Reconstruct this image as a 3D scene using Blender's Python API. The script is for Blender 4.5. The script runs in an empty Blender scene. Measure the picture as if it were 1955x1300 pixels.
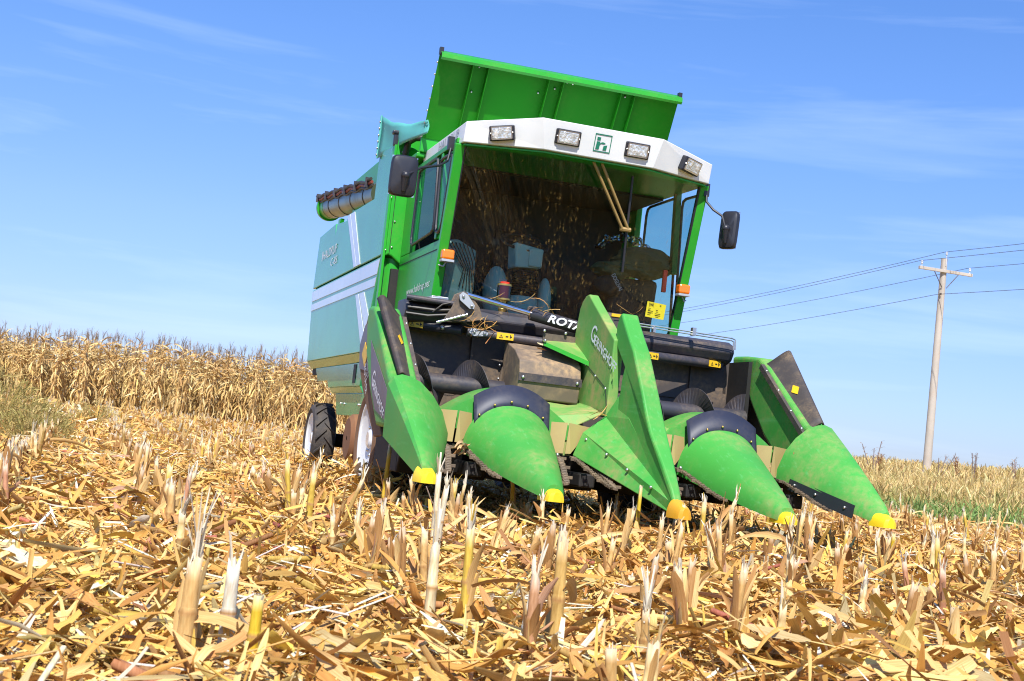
import bpy, bmesh, math, random
import numpy as np
from mathutils import Vector, Matrix
R_ = math.radians
rng = np.random.default_rng(7)
random.seed(7)
SC = bpy.context.scene
COL = SC.collection

# ------------------------------------------------------------------ camera
CAM_R = np.array([[0.950605, -0.291282, 0.107137], [0.124121, 0.040350, -0.991446], [0.284468, 0.955775, 0.074511]])
CAM_P = (-3.29408, -7.33806, 0.54493)
cd = bpy.data.cameras.new('camera'); cam = bpy.data.objects.new('camera', cd); COL.objects.link(cam)
m = Matrix.Identity(4)
for i in range(3):
    m[i][0] = CAM_R[0][i]; m[i][1] = -CAM_R[1][i]; m[i][2] = -CAM_R[2][i]; m[i][3] = CAM_P[i]
cam.matrix_world = m
cd.sensor_fit = 'HORIZONTAL'; cd.sensor_width = 36.0; cd.lens = 36.0 * 2600 / 1955
cd.clip_start = 0.05; cd.clip_end = 3000
cd.dof.use_dof = True; cd.dof.focus_distance = 9.0; cd.dof.aperture_fstop = 14.0
SC.camera = cam

# ------------------------------------------------------------------ light
SUN_EL, SUN_AZ = R_(50), R_(16)          # azimuth: from the machine's forward axis (-Y) towards -X
to_sun = Vector((-math.sin(SUN_AZ) * math.cos(SUN_EL), -math.cos(SUN_AZ) * math.cos(SUN_EL), math.sin(SUN_EL)))
sl = bpy.data.lights.new('sun', 'SUN'); sl.energy = 5.0; sl.angle = R_(0.5); sl.color = (1.0, 0.965, 0.90)
so = bpy.data.objects.new('sun', sl); COL.objects.link(so); so.location = (0, 0, 30)
so.rotation_euler = (-to_sun).to_track_quat('-Z', 'Y').to_euler()
W = bpy.data.worlds.new('World'); SC.world = W; W.use_nodes = True
nt = W.node_tree; nt.nodes.clear()
def N(t, typ, **k):
    n = t.nodes.new(typ)
    for a, v in k.items(): setattr(n, a, v)
    return n
wo = N(nt, 'ShaderNodeOutputWorld'); bg = N(nt, 'ShaderNodeBackground')
sky = N(nt, 'ShaderNodeTexSky', sky_type='NISHITA', sun_disc=False)
sky.sun_elevation = SUN_EL; sky.sun_rotation = math.atan2(to_sun.x, to_sun.y)
sky.air_density = 1.0; sky.dust_density = 0.4; sky.ozone_density = 2.2; sky.altitude = 300
tc = N(nt, 'ShaderNodeTexCoord'); mp = N(nt, 'ShaderNodeMapping')
mp.inputs['Rotation'].default_value = (0.0, 0.10, 0.30); mp.inputs['Scale'].default_value = (1.3, 1.0, 13.0)
nz = N(nt, 'ShaderNodeTexNoise'); nz.inputs['Scale'].default_value = 2.1; nz.inputs['Detail'].default_value = 7; nz.inputs['Roughness'].default_value = 0.55
nz.inputs['Distortion'].default_value = 0.35
rp = N(nt, 'ShaderNodeValToRGB'); rp.color_ramp.elements[0].position = 0.50; rp.color_ramp.elements[1].position = 0.86
rp.color_ramp.elements[0].color = (0, 0, 0, 1); rp.color_ramp.elements[1].color = (.30, .30, .30, 1)
mxs = N(nt, 'ShaderNodeMixRGB', blend_type='MIX'); mxs.inputs[2].default_value = (6.2, 7.2, 8.6, 1)
hs = N(nt, 'ShaderNodeHueSaturation'); hs.inputs['Saturation'].default_value = 1.12; hs.inputs['Hue'].default_value = 0.505
L = nt.links.new
L(tc.outputs['Generated'], mp.inputs[0]); L(mp.outputs[0], nz.inputs['Vector']); L(nz.outputs[0], rp.inputs[0])
sxy = N(nt, 'ShaderNodeSeparateXYZ'); L(tc.outputs['Generated'], sxy.inputs[0])
hr = N(nt, 'ShaderNodeValToRGB'); L(sxy.outputs[2], hr.inputs[0])
hr.color_ramp.elements[0].position = 0.0; hr.color_ramp.elements[0].color = (.41, .475, .80, 1)
hr.color_ramp.elements[1].position = .42; hr.color_ramp.elements[1].color = (.66, .88, 1.16, 1)
e_ = hr.color_ramp.elements.new(.14); e_.color = (.64, .69, .94, 1)
e_ = hr.color_ramp.elements.new(.25); e_.color = (.67, .80, 1.04, 1)
mt = N(nt, 'ShaderNodeMixRGB', blend_type='MULTIPLY'); mt.inputs[0].default_value = 1.0
L(sky.outputs[0], hs.inputs['Color']); L(hs.outputs[0], mt.inputs[1]); L(hr.outputs[0], mt.inputs[2]); L(mt.outputs[0], mxs.inputs[1]); L(rp.outputs[0], mxs.inputs[0])
L(mxs.outputs[0], bg.inputs['Color']); L(bg.outputs[0], wo.inputs[0])
bg.inputs['Strength'].default_value = 0.13
SC.view_settings.view_transform = 'Standard'; SC.view_settings.look = 'None'
SC.view_settings.exposure = 0.50; SC.view_settings.gamma = 1.0
SC.render.engine = 'CYCLES'; SC.cycles.filter_width = 1.1
SC.cycles.max_bounces = 8; SC.cycles.transparent_max_bounces = 12; SC.cycles.diffuse_bounces = 2
SC.cycles.caustics_reflective = False; SC.cycles.caustics_refractive = False

# ------------------------------------------------------------------ materials
def mat_base(name):
    m = bpy.data.materials.new(name); m.use_nodes = True
    t = m.node_tree; t.nodes.clear()
    o = N(t, 'ShaderNodeOutputMaterial'); p = N(t, 'ShaderNodeBsdfPrincipled')
    t.links.new(p.outputs[0], o.inputs[0])
    return m, t, p, o
def noise_fac(t, scale, lo, hi, detail=6, coord='Object', stretch=None, rough=.6):
    tc = N(t, 'ShaderNodeTexCoord'); nz = N(t, 'ShaderNodeTexNoise')
    nz.inputs['Scale'].default_value = scale; nz.inputs['Detail'].default_value = detail; nz.inputs['Roughness'].default_value = rough
    src = tc.outputs[coord]
    if stretch:
        mp = N(t, 'ShaderNodeMapping'); mp.inputs['Scale'].default_value = stretch
        t.links.new(src, mp.inputs[0]); src = mp.outputs[0]
    t.links.new(src, nz.inputs['Vector'])
    r = N(t, 'ShaderNodeMapRange'); r.inputs['From Min'].default_value = lo; r.inputs['From Max'].default_value = hi
    t.links.new(nz.outputs[0], r.inputs['Value'])
    return r.outputs[0]
def mix(t, fac, a, b):
    mx = N(t, 'ShaderNodeMixRGB')
    for s, v in ((1, a), (2, b)):
        if isinstance(v, tuple): mx.inputs[s].default_value = (*v, 1)
        else: t.links.new(v, mx.inputs[s])
    if isinstance(fac, (int, float)): mx.inputs[0].default_value = fac
    else: t.links.new(fac, mx.inputs[0])
    return mx.outputs[0]
DUST = (0.40, 0.27, 0.12)
SCR = ((55, 2.2, 30), (.10, .50, .16), .35)
def paint(name, col, rough=.3, dust=.15, metal=0.0, coat=0.0, dcol=DUST, dscale=3.0, spec=.5, up=0.35, var=.12, bump=0.0, streak=None):
    """sheet paint with blotchy field dust that settles more on faces turned upwards"""
    m, t, p, o = mat_base(name)
    f = noise_fac(t, dscale, .42, .72)
    f2 = noise_fac(t, dscale * 9, .3, .75, 4)
    mm = N(t, 'ShaderNodeMath', operation='MULTIPLY'); t.links.new(f, mm.inputs[0]); t.links.new(f2, mm.inputs[1])
    g = N(t, 'ShaderNodeNewGeometry'); sx = N(t, 'ShaderNodeSeparateXYZ'); t.links.new(g.outputs['Normal'], sx.inputs[0])
    mu = N(t, 'ShaderNodeMath', operation='MULTIPLY_ADD'); mu.use_clamp = True
    t.links.new(sx.outputs[2], mu.inputs[0]); mu.inputs[1].default_value = up; mu.inputs[2].default_value = 1.0
    m2 = N(t, 'ShaderNodeMath', operation='MULTIPLY'); t.links.new(mm.outputs[0], m2.inputs[0]); t.links.new(mu.outputs[0], m2.inputs[1])
    m3 = N(t, 'ShaderNodeMath', operation='MULTIPLY_ADD'); m3.use_clamp = True
    t.links.new(m2.outputs[0], m3.inputs[0]); m3.inputs[1].default_value = dust * 1.5; m3.inputs[2].default_value = dust * .25
    v = noise_fac(t, 1.3, .3, .7, 3)
    c0 = mix(t, v, tuple(c * (1 - var) for c in col), tuple(min(1, c * (1 + var)) for c in col))
    if streak:
        fs_ = noise_fac(t, 1.0, .58, .72, 3, stretch=streak[0]); ms = N(t, 'ShaderNodeMath', operation='MULTIPLY'); ms.use_clamp = True; t.links.new(fs_, ms.inputs[0]); ms.inputs[1].default_value = streak[2]; c0 = mix(t, ms.outputs[0], c0, streak[1])
    c = mix(t, m3.outputs[0], c0, dcol)
    t.links.new(c, p.inputs['Base Color'])
    rr = N(t, 'ShaderNodeMapRange'); t.links.new(m3.outputs[0], rr.inputs['Value'])
    rr.inputs['To Min'].default_value = rough; rr.inputs['To Max'].default_value = .85
    t.links.new(rr.outputs[0], p.inputs['Roughness'])
    p.inputs['Metallic'].default_value = metal; p.inputs['Specular IOR Level'].default_value = spec
    if coat: p.inputs['Coat Weight'].default_value = coat; p.inputs['Coat Roughness'].default_value = .06
    if bump:
        b = N(t, 'ShaderNodeBump'); b.inputs['Strength'].default_value = bump; b.inputs['Distance'].default_value = .01
        bn = noise_fac(t, 40, .2, .8, 5); t.links.new(bn, b.inputs['Height']); t.links.new(b.outputs[0], p.inputs['Normal'])
    return m
GREEN = (0.015, 0.335, 0.024)
M = {}
M['green'] = paint('green_paint', GREEN, .28, .10, spec=.35)
M['green_side'] = paint('green_side_panel_paint', (0.045, 0.37, 0.15), .20, .07, coat=.2, up=.1)
M['green_nose'] = paint('green_moulded_plastic', (0.011, 0.335, 0.042), .38, .48, dscale=2.6, var=.14, bump=.05, spec=.32, streak=SCR)
M['green_dusty'] = paint('dusty_green_sheet', (0.03, 0.33, 0.045), .5, .95, dscale=1.7, dcol=(.40, .33, .12), up=.4)
M['green_lid_shaded'] = paint('shaded_lid_green', (0.007, 0.19, 0.006), .5, .04, spec=.12)  # same green paint, darkened to carry the shade on the leaning lid
M['white'] = paint('white_paint', (.80, .81, .80), .35, .03)
M['stripe'] = paint('pale_stripe_film', (.70, .71, .74), .2, .04, coat=.6)
M['black'] = paint('black_plastic', (.016, .018, .026), .40, .03)
M['rubber'] = paint('dusty_black_rubber', (.022, .023, .030), .6, .45, dcol=(.28, .19, .10), dscale=7, up=.2)
M['flap'] = paint('rubber_flap', (.014, .020, .045), .5, .14, dcol=(.26, .20, .14), dscale=5)
M['tyre'] = paint('tyre_rubber', (.020, .021, .026), .7, .30, dcol=(.30, .21, .12), dscale=6, bump=.3)
M['tyre_side'] = paint('dusty_sidewall', (.16, .085, .045), .85, .6, dcol=(.26, .15, .08), dscale=6)
M['steel'] = paint('dark_steel', (.018, .024, .042), .38, .35, dcol=(.25, .17, .10), dscale=4.5, metal=.0, up=1.0)
M['steel_brown'] = paint('dusty_steel', (.030, .032, .040), .5, .55, dcol=(.30, .20, .11), dscale=3.2, up=1.6)
M['dark'] = paint('chassis_black', (.008, .008, .009), .7, .15, dcol=(.10, .07, .04))
M['olive'] = paint('dusty_olive_plate', (.42, .33, .12), .6, .5, dcol=(.40, .28, .13), dscale=4)
M['yellow'] = paint('yellow_plastic', (.85, .60, .012), .4, .12)
M['ochre'] = paint('worn_yellow_plastic', (.70, .34, .010), .45, .25)
M['label'] = paint('yellow_label', (.80, .48, .01), .4, .10)
M['note'] = paint('yellow_note_paper', (.88, .75, .03), .6, .02, up=0)
M['ink'] = paint('black_ink', (.012, .012, .012), .6, 0, up=0)
M['redink'] = paint('red_ink', (.5, .03, .02), .6, 0, up=0)
M['letter'] = paint('white_lettering', (.80, .80, .82), .5, .05, up=0)
M['letter_dim'] = paint('grey_lettering', (.35, .38, .42), .5, .10, up=0)
M['letter_dark'] = paint('dark_green_lettering', (.02, .10, .10), .5, 0, up=0)
M['logo'] = paint('logo_green', (.01, .20, .12), .5, 0, up=0)
M['sticker'] = paint('slate_sticker', (.11, .09, .13), .35, .35, dcol=(.30, .20, .15), dscale=3)
M['chrome'] = paint('polished_rod', (.75, .75, .78), .12, .02, metal=1)
M['zinc'] = paint('zinc_bolt', (.62, .62, .60), .3, .08, metal=.9)
M['brass'] = paint('brass', (.62, .42, .12), .3, .2, metal=.9)
M['stainless'] = paint('stainless_tube', (.13, .16, .10), .25, .25, metal=.5, dcol=(.12, .10, .06))
M['chain'] = paint('dusty_chain', (.07, .05, .035), .6, .6, dcol=(.36, .25, .14), dscale=9)
M['housing'] = paint('dust_caked_housing', (.06, .055, .06), .55, 1.0, dcol=(.42, .28, .15), dscale=2.6, up=1.2)
M['rust'] = paint('brown_drum', (.20, .085, .035), .8, .35, dcol=(.26, .14, .07))
M['tarp'] = paint('teal_tarpaulin', (.10, .42, .38), .5, .04)
M['tan'] = paint('tan_wiper_arm', (.34, .22, .07), .45, .2)
M['amber'] = paint('amber_lens', (.95, .20, .005), .25, .03, coat=.5)
M['redplastic'] = paint('red_plastic', (.75, .04, .008), .4, .02)
M['interior'] = paint('grey_green_trim', (.36, .56, .53), .6, .06)
M['int_dark'] = paint('dark_cab_trim', (.018, .022, .024), .7, .05)
M['jacket'] = paint('olive_jacket_cloth', (.11, .13, .06), .9, .05, bump=.3)
M['bagcloth'] = paint('black_bag_cloth', (.02, .026, .026), .8, .05)
M['hose_red'] = paint('red_hose', (.20, .02, .018), .5, .1)
M['hose'] = paint('black_hose', (.015, .015, .016), .5, .1)
M['pole'] = paint('weathered_pole_wood', (.44, .40, .35), .9, .25, dcol=(.45, .27, .14), dscale=1.0, streak=((9, 9, .5), (.16, .13, .11), .55))
M['wire'] = paint('wire_metal', (.10, .12, .16), .5, 0)
M['porcelain'] = paint('insulator_porcelain', (.55, .58, .62), .3, 0)

def glass(name, tint, refl=1.0, k=1.25, film=None, refl_specks=None):
    m, t, p, o = mat_base(name); t.nodes.remove(p)
    tr = N(t, 'ShaderNodeBsdfTransparent'); tr.inputs[0].default_value = (*tint, 1)
    gl = N(t, 'ShaderNodeBsdfGlossy'); gl.inputs['Roughness'].default_value = .015; gl.inputs[0].default_value = (refl, refl, refl, 1)
    fr = N(t, 'ShaderNodeFresnel'); fr.inputs['IOR'].default_value = 1.52
    mx = N(t, 'ShaderNodeMixShader')
    ml = N(t, 'ShaderNodeMath', operation='MULTIPLY'); ml.use_clamp = True; ml.inputs[1].default_value = k
    t.links.new(fr.outputs[0], ml.inputs[0]); t.links.new(ml.outputs[0], mx.inputs[0])
    src = tr.outputs[0]
    if film:
        df = N(t, 'ShaderNodeBsdfDiffuse'); df.inputs[0].default_value = (*film, 1); mf = N(t, 'ShaderNodeMixShader'); mf.inputs[0].default_value = .22
        t.links.new(src, mf.inputs[1]); t.links.new(df.outputs[0], mf.inputs[2]); src = mf.outputs[0]
    if refl_specks:                                         # golden specks painted in to imitate the mottled reflection of the corn
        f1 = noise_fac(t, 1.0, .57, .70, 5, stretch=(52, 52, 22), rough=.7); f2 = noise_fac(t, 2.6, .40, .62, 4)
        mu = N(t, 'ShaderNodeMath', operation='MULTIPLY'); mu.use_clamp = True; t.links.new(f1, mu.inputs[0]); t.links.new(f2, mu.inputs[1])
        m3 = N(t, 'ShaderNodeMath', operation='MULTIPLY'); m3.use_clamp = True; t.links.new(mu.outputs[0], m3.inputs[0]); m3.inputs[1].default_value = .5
        df = N(t, 'ShaderNodeBsdfDiffuse'); df.inputs[0].default_value = (*refl_specks, 1); mf = N(t, 'ShaderNodeMixShader')
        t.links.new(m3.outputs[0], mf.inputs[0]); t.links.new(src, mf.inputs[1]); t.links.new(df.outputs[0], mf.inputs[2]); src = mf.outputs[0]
    t.links.new(src, mx.inputs[1]); t.links.new(gl.outputs[0], mx.inputs[2]); t.links.new(mx.outputs[0], o.inputs[0])
    return m
M['glass'] = glass('tinted_windscreen', (.80, .94, .92), .85, .85, refl_specks=(.42, .26, .07))
M['glass_side'] = glass('side_window_glass', (.55, .86, .82), 1.0, .45, film=(.06, .45, .24))
M['plastic'] = glass('clear_plastic_film', (.75, .82, .85), .9)
M['cupglass'] = glass('amber_cup_glass', (.75, .30, .08))
def lens_mat():
    m, t, p, o = mat_base('headlamp_lens')
    f = noise_fac(t, 34, .35, .7, 2, stretch=(1, 1, .6))
    t.links.new(mix(t, f, (.50, .55, .58), (.88, .89, .88)), p.inputs['Base Color'])
    p.inputs['Metallic'].default_value = .35; p.inputs['Roughness'].default_value = .12
    b = N(t, 'ShaderNodeBump'); b.inputs['Strength'].default_value = .6; b.inputs['Distance'].default_value = .01
    t.links.new(f, b.inputs['Height']); t.links.new(b.outputs[0], p.inputs['Normal'])
    p.inputs['Coat Weight'].default_value = 1.0; p.inputs['Coat Roughness'].default_value = .02
    return m
M['lens'] = lens_mat()
def straw(name, trans=.13, rough=.7, attr=True, col=(.55, .34, .12), streak=True, sat=1.0):
    m, t, p, o = mat_base(name)
    if attr:
        a = N(t, 'ShaderNodeAttribute'); a.attribute_name = 'tint'; base = a.outputs['Color']
    else:
        base = N(t, 'ShaderNodeRGB'); base.outputs[0].default_value = (*col, 1); base = base.outputs[0]
    a2 = N(t, 'ShaderNodeAttribute'); a2.attribute_name = 'blade'
    mp2 = N(t, 'ShaderNodeMapping'); mp2.inputs['Scale'].default_value = (7.0, 1.1, 1.0); t.links.new(a2.outputs['Vector'], mp2.inputs[0])
    nv = N(t, 'ShaderNodeTexNoise'); nv.inputs['Scale'].default_value = 1.0; nv.inputs['Detail'].default_value = 3; t.links.new(mp2.outputs[0], nv.inputs['Vector'])
    rv = N(t, 'ShaderNodeMapRange'); rv.inputs['From Min'].default_value = .32; rv.inputs['From Max'].default_value = .68; t.links.new(nv.outputs[0], rv.inputs['Value'])
    f = rv.outputs[0]
    ml = N(t, 'ShaderNodeMixRGB', blend_type='MULTIPLY'); ml.inputs[0].default_value = .80
    t.links.new(base, ml.inputs[1])
    t.links.new(mix(t, f, (.66, .56, .44), (1.0, 1.0, 1.0)), ml.inputs[2])
    t.links.new(ml.outputs[0], p.inputs['Base Color'])
    p.inputs['Roughness'].default_value = rough; p.inputs['Specular IOR Level'].default_value = .25
    tl = N(t, 'ShaderNodeBsdfTranslucent'); t.links.new(ml.outputs[0], tl.inputs[0])
    mx = N(t, 'ShaderNodeMixShader'); mx.inputs[0].default_value = trans
    t.links.new(p.outputs[0], mx.inputs[1]); t.links.new(tl.outputs[0], mx.inputs[2]); t.links.new(mx.outputs[0], o.inputs[0])
    return m
M['straw'] = straw('dry_corn_leaf')
M['weed'] = straw('weed_leaf', trans=.3)
def ground_mat(name, cols, scale):
    m, t, p, o = mat_base(name)
    f = noise_fac(t, scale, .3, .7, 8, coord='Object'); f2 = noise_fac(t, scale * .09, .35, .65, 4)
    c = mix(t, f2, mix(t, f, cols[0], cols[1]), mix(t, f, cols[1], cols[2]))
    t.links.new(c, p.inputs['Base Color']); p.inputs['Roughness'].default_value = .95; p.inputs['Specular IOR Level'].default_value = .1
    b = N(t, 'ShaderNodeBump'); b.inputs['Strength'].default_value = .8; b.inputs['Distance'].default_value = .03
    t.links.new(f, b.inputs['Height']); t.links.new(b.outputs[0], p.inputs['Normal'])
    return m
M['soil'] = ground_mat('chopped_straw_soil', [(.30, .18, .07), (.54, .35, .15), (.70, .49, .24)], 26)
M['grass_ground'] = ground_mat('dry_grass_ground', [(.34, .25, .10), (.50, .37, .15), (.60, .46, .21)], 5)

# ------------------------------------------------------------------ mesh helpers
class MB:
    def __init__(s): s.v = []; s.f = []; s.mi = []; s.sm = []
    def add(s, verts, faces, mi=0, smooth=False):
        o = len(s.v); s.v += [tuple(v) for v in verts]
        for f in faces: s.f.append([i + o for i in f]); s.mi.append(mi); s.sm.append(smooth)
        return s
    def box(s, a, b, mi=0):
        (x0, y0, z0), (x1, y1, z1) = a, b
        x0, x1 = sorted((x0, x1)); y0, y1 = sorted((y0, y1)); z0, z1 = sorted((z0, z1))
        v = [(x0, y0, z0), (x1, y0, z0), (x1, y1, z0), (x0, y1, z0), (x0, y0, z1), (x1, y0, z1), (x1, y1, z1), (x0, y1, z1)]
        return s.add(v, [(3, 2, 1, 0), (4, 5, 6, 7), (0, 1, 5, 4), (1, 2, 6, 5), (2, 3, 7, 6), (3, 0, 4, 7)], mi)
    def obox(s, c, r, u, n, w, h, d, mi=0):
        """box centred at c, half sizes along unit right/up/normal"""
        c = Vector(c); r = Vector(r).normalized(); u = Vector(u).normalized(); n = Vector(n).normalized(); v = []
        for k in (-1, 1):
            for i, j in ((-1, -1), (1, -1), (1, 1), (-1, 1)): v.append(c + r * (w * i) + u * (h * j) + n * (d * k))
        return s.add(v, [(3, 2, 1, 0), (4, 5, 6, 7), (0, 1, 5, 4), (1, 2, 6, 5), (2, 3, 7, 6), (3, 0, 4, 7)], mi)
    def prism(s, pts, ext, mi=0):
        n = len(pts); e = Vector(ext); p = [Vector(q) for q in pts]
        v = p + [q + e for q in p]
        f = [list(range(n))[::-1], list(range(n, 2 * n))] + [[i, (i + 1) % n, n + (i + 1) % n, n + i] for i in range(n)]
        return s.add(v, f, mi)
    def poly(s, pts, mi=0): return s.add(pts, [list(range(len(pts)))], mi)
    def tube(s, path, r, n=8, mi=0, cap=True, smooth=True):
        p = [Vector(q) for q in path]; rs = r if isinstance(r, (list, tuple)) else [r] * len(p); v = []; f = []
        prev = None
        for i, q in enumerate(p):
            d = (p[min(i + 1, len(p) - 1)] - p[max(i - 1, 0)]).normalized()
            if prev is None:
                a = d.cross(Vector((0, 0, 1)))
                if a.length < 1e-3: a = d.cross(Vector((0, 1, 0)))
            else: a = prev - d * prev.dot(d)
            a.normalize(); prev = a; b = d.cross(a)
            for k in range(n):
                t = 2 * math.pi * k / n; v.append(q + (a * math.cos(t) + b * math.sin(t)) * rs[i])
        for i in range(len(p) - 1):
            for k in range(n):
                f.append((i * n + k, i * n + (k + 1) % n, (i + 1) * n + (k + 1) % n, (i + 1) * n + k))
        s.add(v, f, mi, smooth)
        if cap:
            s.add(v[:n], [list(range(n))[::-1]], mi); s.add(v[-n:], [list(range(n))], mi)
        return s
    def lathe(s, prof, c, axis, n=32, mi=0, smooth=True, arc=None):
        """prof: (radius, along-axis)"""
        c = Vector(c); ax = Vector(axis).normalized(); a = ax.orthogonal().normalized(); b = ax.cross(a); v = []; f = []
        for r, h in prof:
            for k in range(n):
                t = 2 * math.pi * k / n; v.append(c + ax * h + (a * math.cos(t) + b * math.sin(t)) * r)
        for i in range(len(prof) - 1):
            for k in range(n): f.append((i * n + k, i * n + (k + 1) % n, (i + 1) * n + (k + 1) % n, (i + 1) * n + k))
        return s.add(v, f, mi, smooth)
    def grid(s, rows, mi=0, smooth=True, closed=False):
        nr, nc = len(rows), len(rows[0]); v = [q for r in rows for q in r]; f = []
        for i in range(nr - 1):
            for k in range(nc if closed else nc - 1): f.append((i * nc + k, i * nc + (k + 1) % nc, (i + 1) * nc + (k + 1) % nc, (i + 1) * nc + k))
        return s.add(v, f, mi, smooth)
    def ball(s, c, r, mi=0, n=8):
        rows = []
        for i in range(n // 2 + 1):
            p = math.pi * i / (n // 2)
            rows.append([(c[0] + r * math.sin(p) * math.cos(2 * math.pi * k / n), c[1] + r * math.sin(p) * math.sin(2 * math.pi * k / n), c[2] + r * math.cos(p)) for k in range(n)])
        return s.grid(rows, mi, True, True)
    def build(s, name, mats, parent=None, bevel=0, solid=0, label=None, fix=True, seg=2, weld=False, sharp=.55):
        me = bpy.data.meshes.new(name); me.from_pydata(s.v, [], s.f)
        mats = mats if isinstance(mats, (list, tuple)) else [mats]
        for m in mats: me.materials.append(M[m] if isinstance(m, str) else m)
        me.polygons.foreach_set('material_index', s.mi); me.polygons.foreach_set('use_smooth', s.sm)
        if fix:
            bm = bmesh.new(); bm.from_mesh(me)
            for e_ in bm.edges:
                if len(e_.link_faces) == 2 and e_.calc_face_angle(0) > sharp: e_.smooth = False
            if weld: bmesh.ops.remove_doubles(bm, verts=bm.verts, dist=1e-5)
            bmesh.ops.recalc_face_normals(bm, faces=bm.faces); bm.to_mesh(me); bm.free()
        me.update()
        o = bpy.data.objects.new(name, me); COL.objects.link(o); adopt(o, parent)
        if solid: k = o.modifiers.new('thickness', 'SOLIDIFY'); k.thickness = solid; k.offset = 0
        if bevel:
            k = o.modifiers.new('bevel', 'BEVEL'); k.width = bevel; k.segments = seg; k.limit_method = 'ANGLE'; k.angle_limit = R_(35)
            k.harden_normals = False
        if label: o['label'] = label
        return o
BASE = {}
def world_of(o):
    p = Vector(BASE.get(o.name, (0, 0, 0)))
    return p
def adopt(o, parent):
    """parts are modelled in scene coordinates; the thing's Empty sits at its base"""
    if parent is None: return
    o.parent = parent
    root = parent
    while root.parent: root = root.parent
    o.matrix_parent_inverse = Matrix.Translation(-Vector(root.location)) if parent is root else Matrix.Identity(4)
def thing(name, loc, label, cat, group=None):
    o = bpy.data.objects.new(name, None); COL.objects.link(o); o.location = loc; o.empty_display_size = .2
    o['label'] = label; o['category'] = cat
    if group: o['group'] = group
    return o
def rivets(parent, pts, r=.011, mat='zinc', nm='rivet'):
    base = MB(); base.ball((0, 0, 0), r); me = None
    for p in pts:
        if me is None: o = base.build(nm, mat, parent, sharp=3); me = o.data
        else: o = bpy.data.objects.new(nm, me); COL.objects.link(o); adopt(o, parent)
        o.location = Vector(p)
def tag(o, label, cat, group=None):
    o['label'] = label; o['category'] = cat
    if group: o['group'] = group
    return o
def text(mb, body, org, right, up, height, width=None, mi=0, shear=0, off=.003, bold=0.0, sx=1.0):
    """flat lettering: org is the lower left corner"""
    cu = bpy.data.curves.new('lettering', 'FONT'); cu.body = body; cu.size = 1.0; cu.shear = shear; cu.offset = bold
    cu.resolution_u = 3; cu.fill_mode = 'FRONT'
    ob = bpy.data.objects.new('lettering', cu); me = bpy.data.meshes.new_from_object(ob)
    v = np.array([p.co[:] for p in me.vertices]); fs = [list(p.vertices) for p in me.polygons]
    bpy.data.objects.remove(ob); bpy.data.curves.remove(cu); bpy.data.meshes.remove(me)
    if not len(v): return
    mn, mx = v.min(0), v.max(0)
    sc = height / .70; r = Vector(right).normalized(); u = Vector(up).normalized(); n = r.cross(u)
    kx = (width / (mx[0] - mn[0])) if width else sc * sx
    mb.add([Vector(org) + r * ((p[0] - mn[0]) * kx) + u * (p[1] * sc) + n * off for p in v], fs, mi)
def raw_mesh(name, V, F, mat, tint=None, smooth=False, blade=None):
    """fast mesh from numpy: V (n,3), F list of (m,k) arrays"""
    me = bpy.data.meshes.new(name); me.vertices.add(len(V)); me.vertices.foreach_set('co', np.ascontiguousarray(V, np.float32).ravel())
    nl = sum(f.size for f in F); nf = sum(len(f) for f in F)
    me.loops.add(nl); me.polygons.add(nf)
    me.loops.foreach_set('vertex_index', np.concatenate([f.ravel() for f in F]).astype(np.int32))
    tot = np.concatenate([np.full(len(f), f.shape[1]) for f in F]).astype(np.int32)
    st = np.concatenate([[0], np.cumsum(tot)[:-1]]).astype(np.int32)
    me.polygons.foreach_set('loop_start', st)
    try: me.polygons.foreach_set('loop_total', tot)
    except Exception: pass
    if smooth: me.polygons.foreach_set('use_smooth', np.ones(nf, bool))
    me.update(calc_edges=True); me.validate()
    if tint is not None:
        a = me.attributes.new('tint', 'FLOAT_COLOR', 'POINT')
        a.data.foreach_set('color', np.concatenate([tint, np.ones((len(tint), 1))], 1).astype(np.float32).ravel())
    if tint is not None:
        if blade is None or len(blade) != len(V): blade = np.asarray(V) * 30.0
        a = me.attributes.new('blade', 'FLOAT_VECTOR', 'POINT'); a.data.foreach_set('vector', np.ascontiguousarray(blade, np.float32).ravel())
    for m in (mat if isinstance(mat, (list, tuple)) else [mat]): me.materials.append(M[m])
    return me
# ================================================================== combine harvester
CB = thing('combine_harvester', (0, 3.4, 0), 'bright green combine harvester with white roofed cab and pointed corn head', 'combine harvester')
FR, BK = Vector((0, -1, 0)), Vector((0, 1, 0))
UP, RT = Vector((0, 0, 1)), Vector((1, 0, 0))
HW = 1.15

def bolts(mb, pts, r=.012, mi=0):
    for p in pts: mb.ball(p, r, mi, 8)

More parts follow.
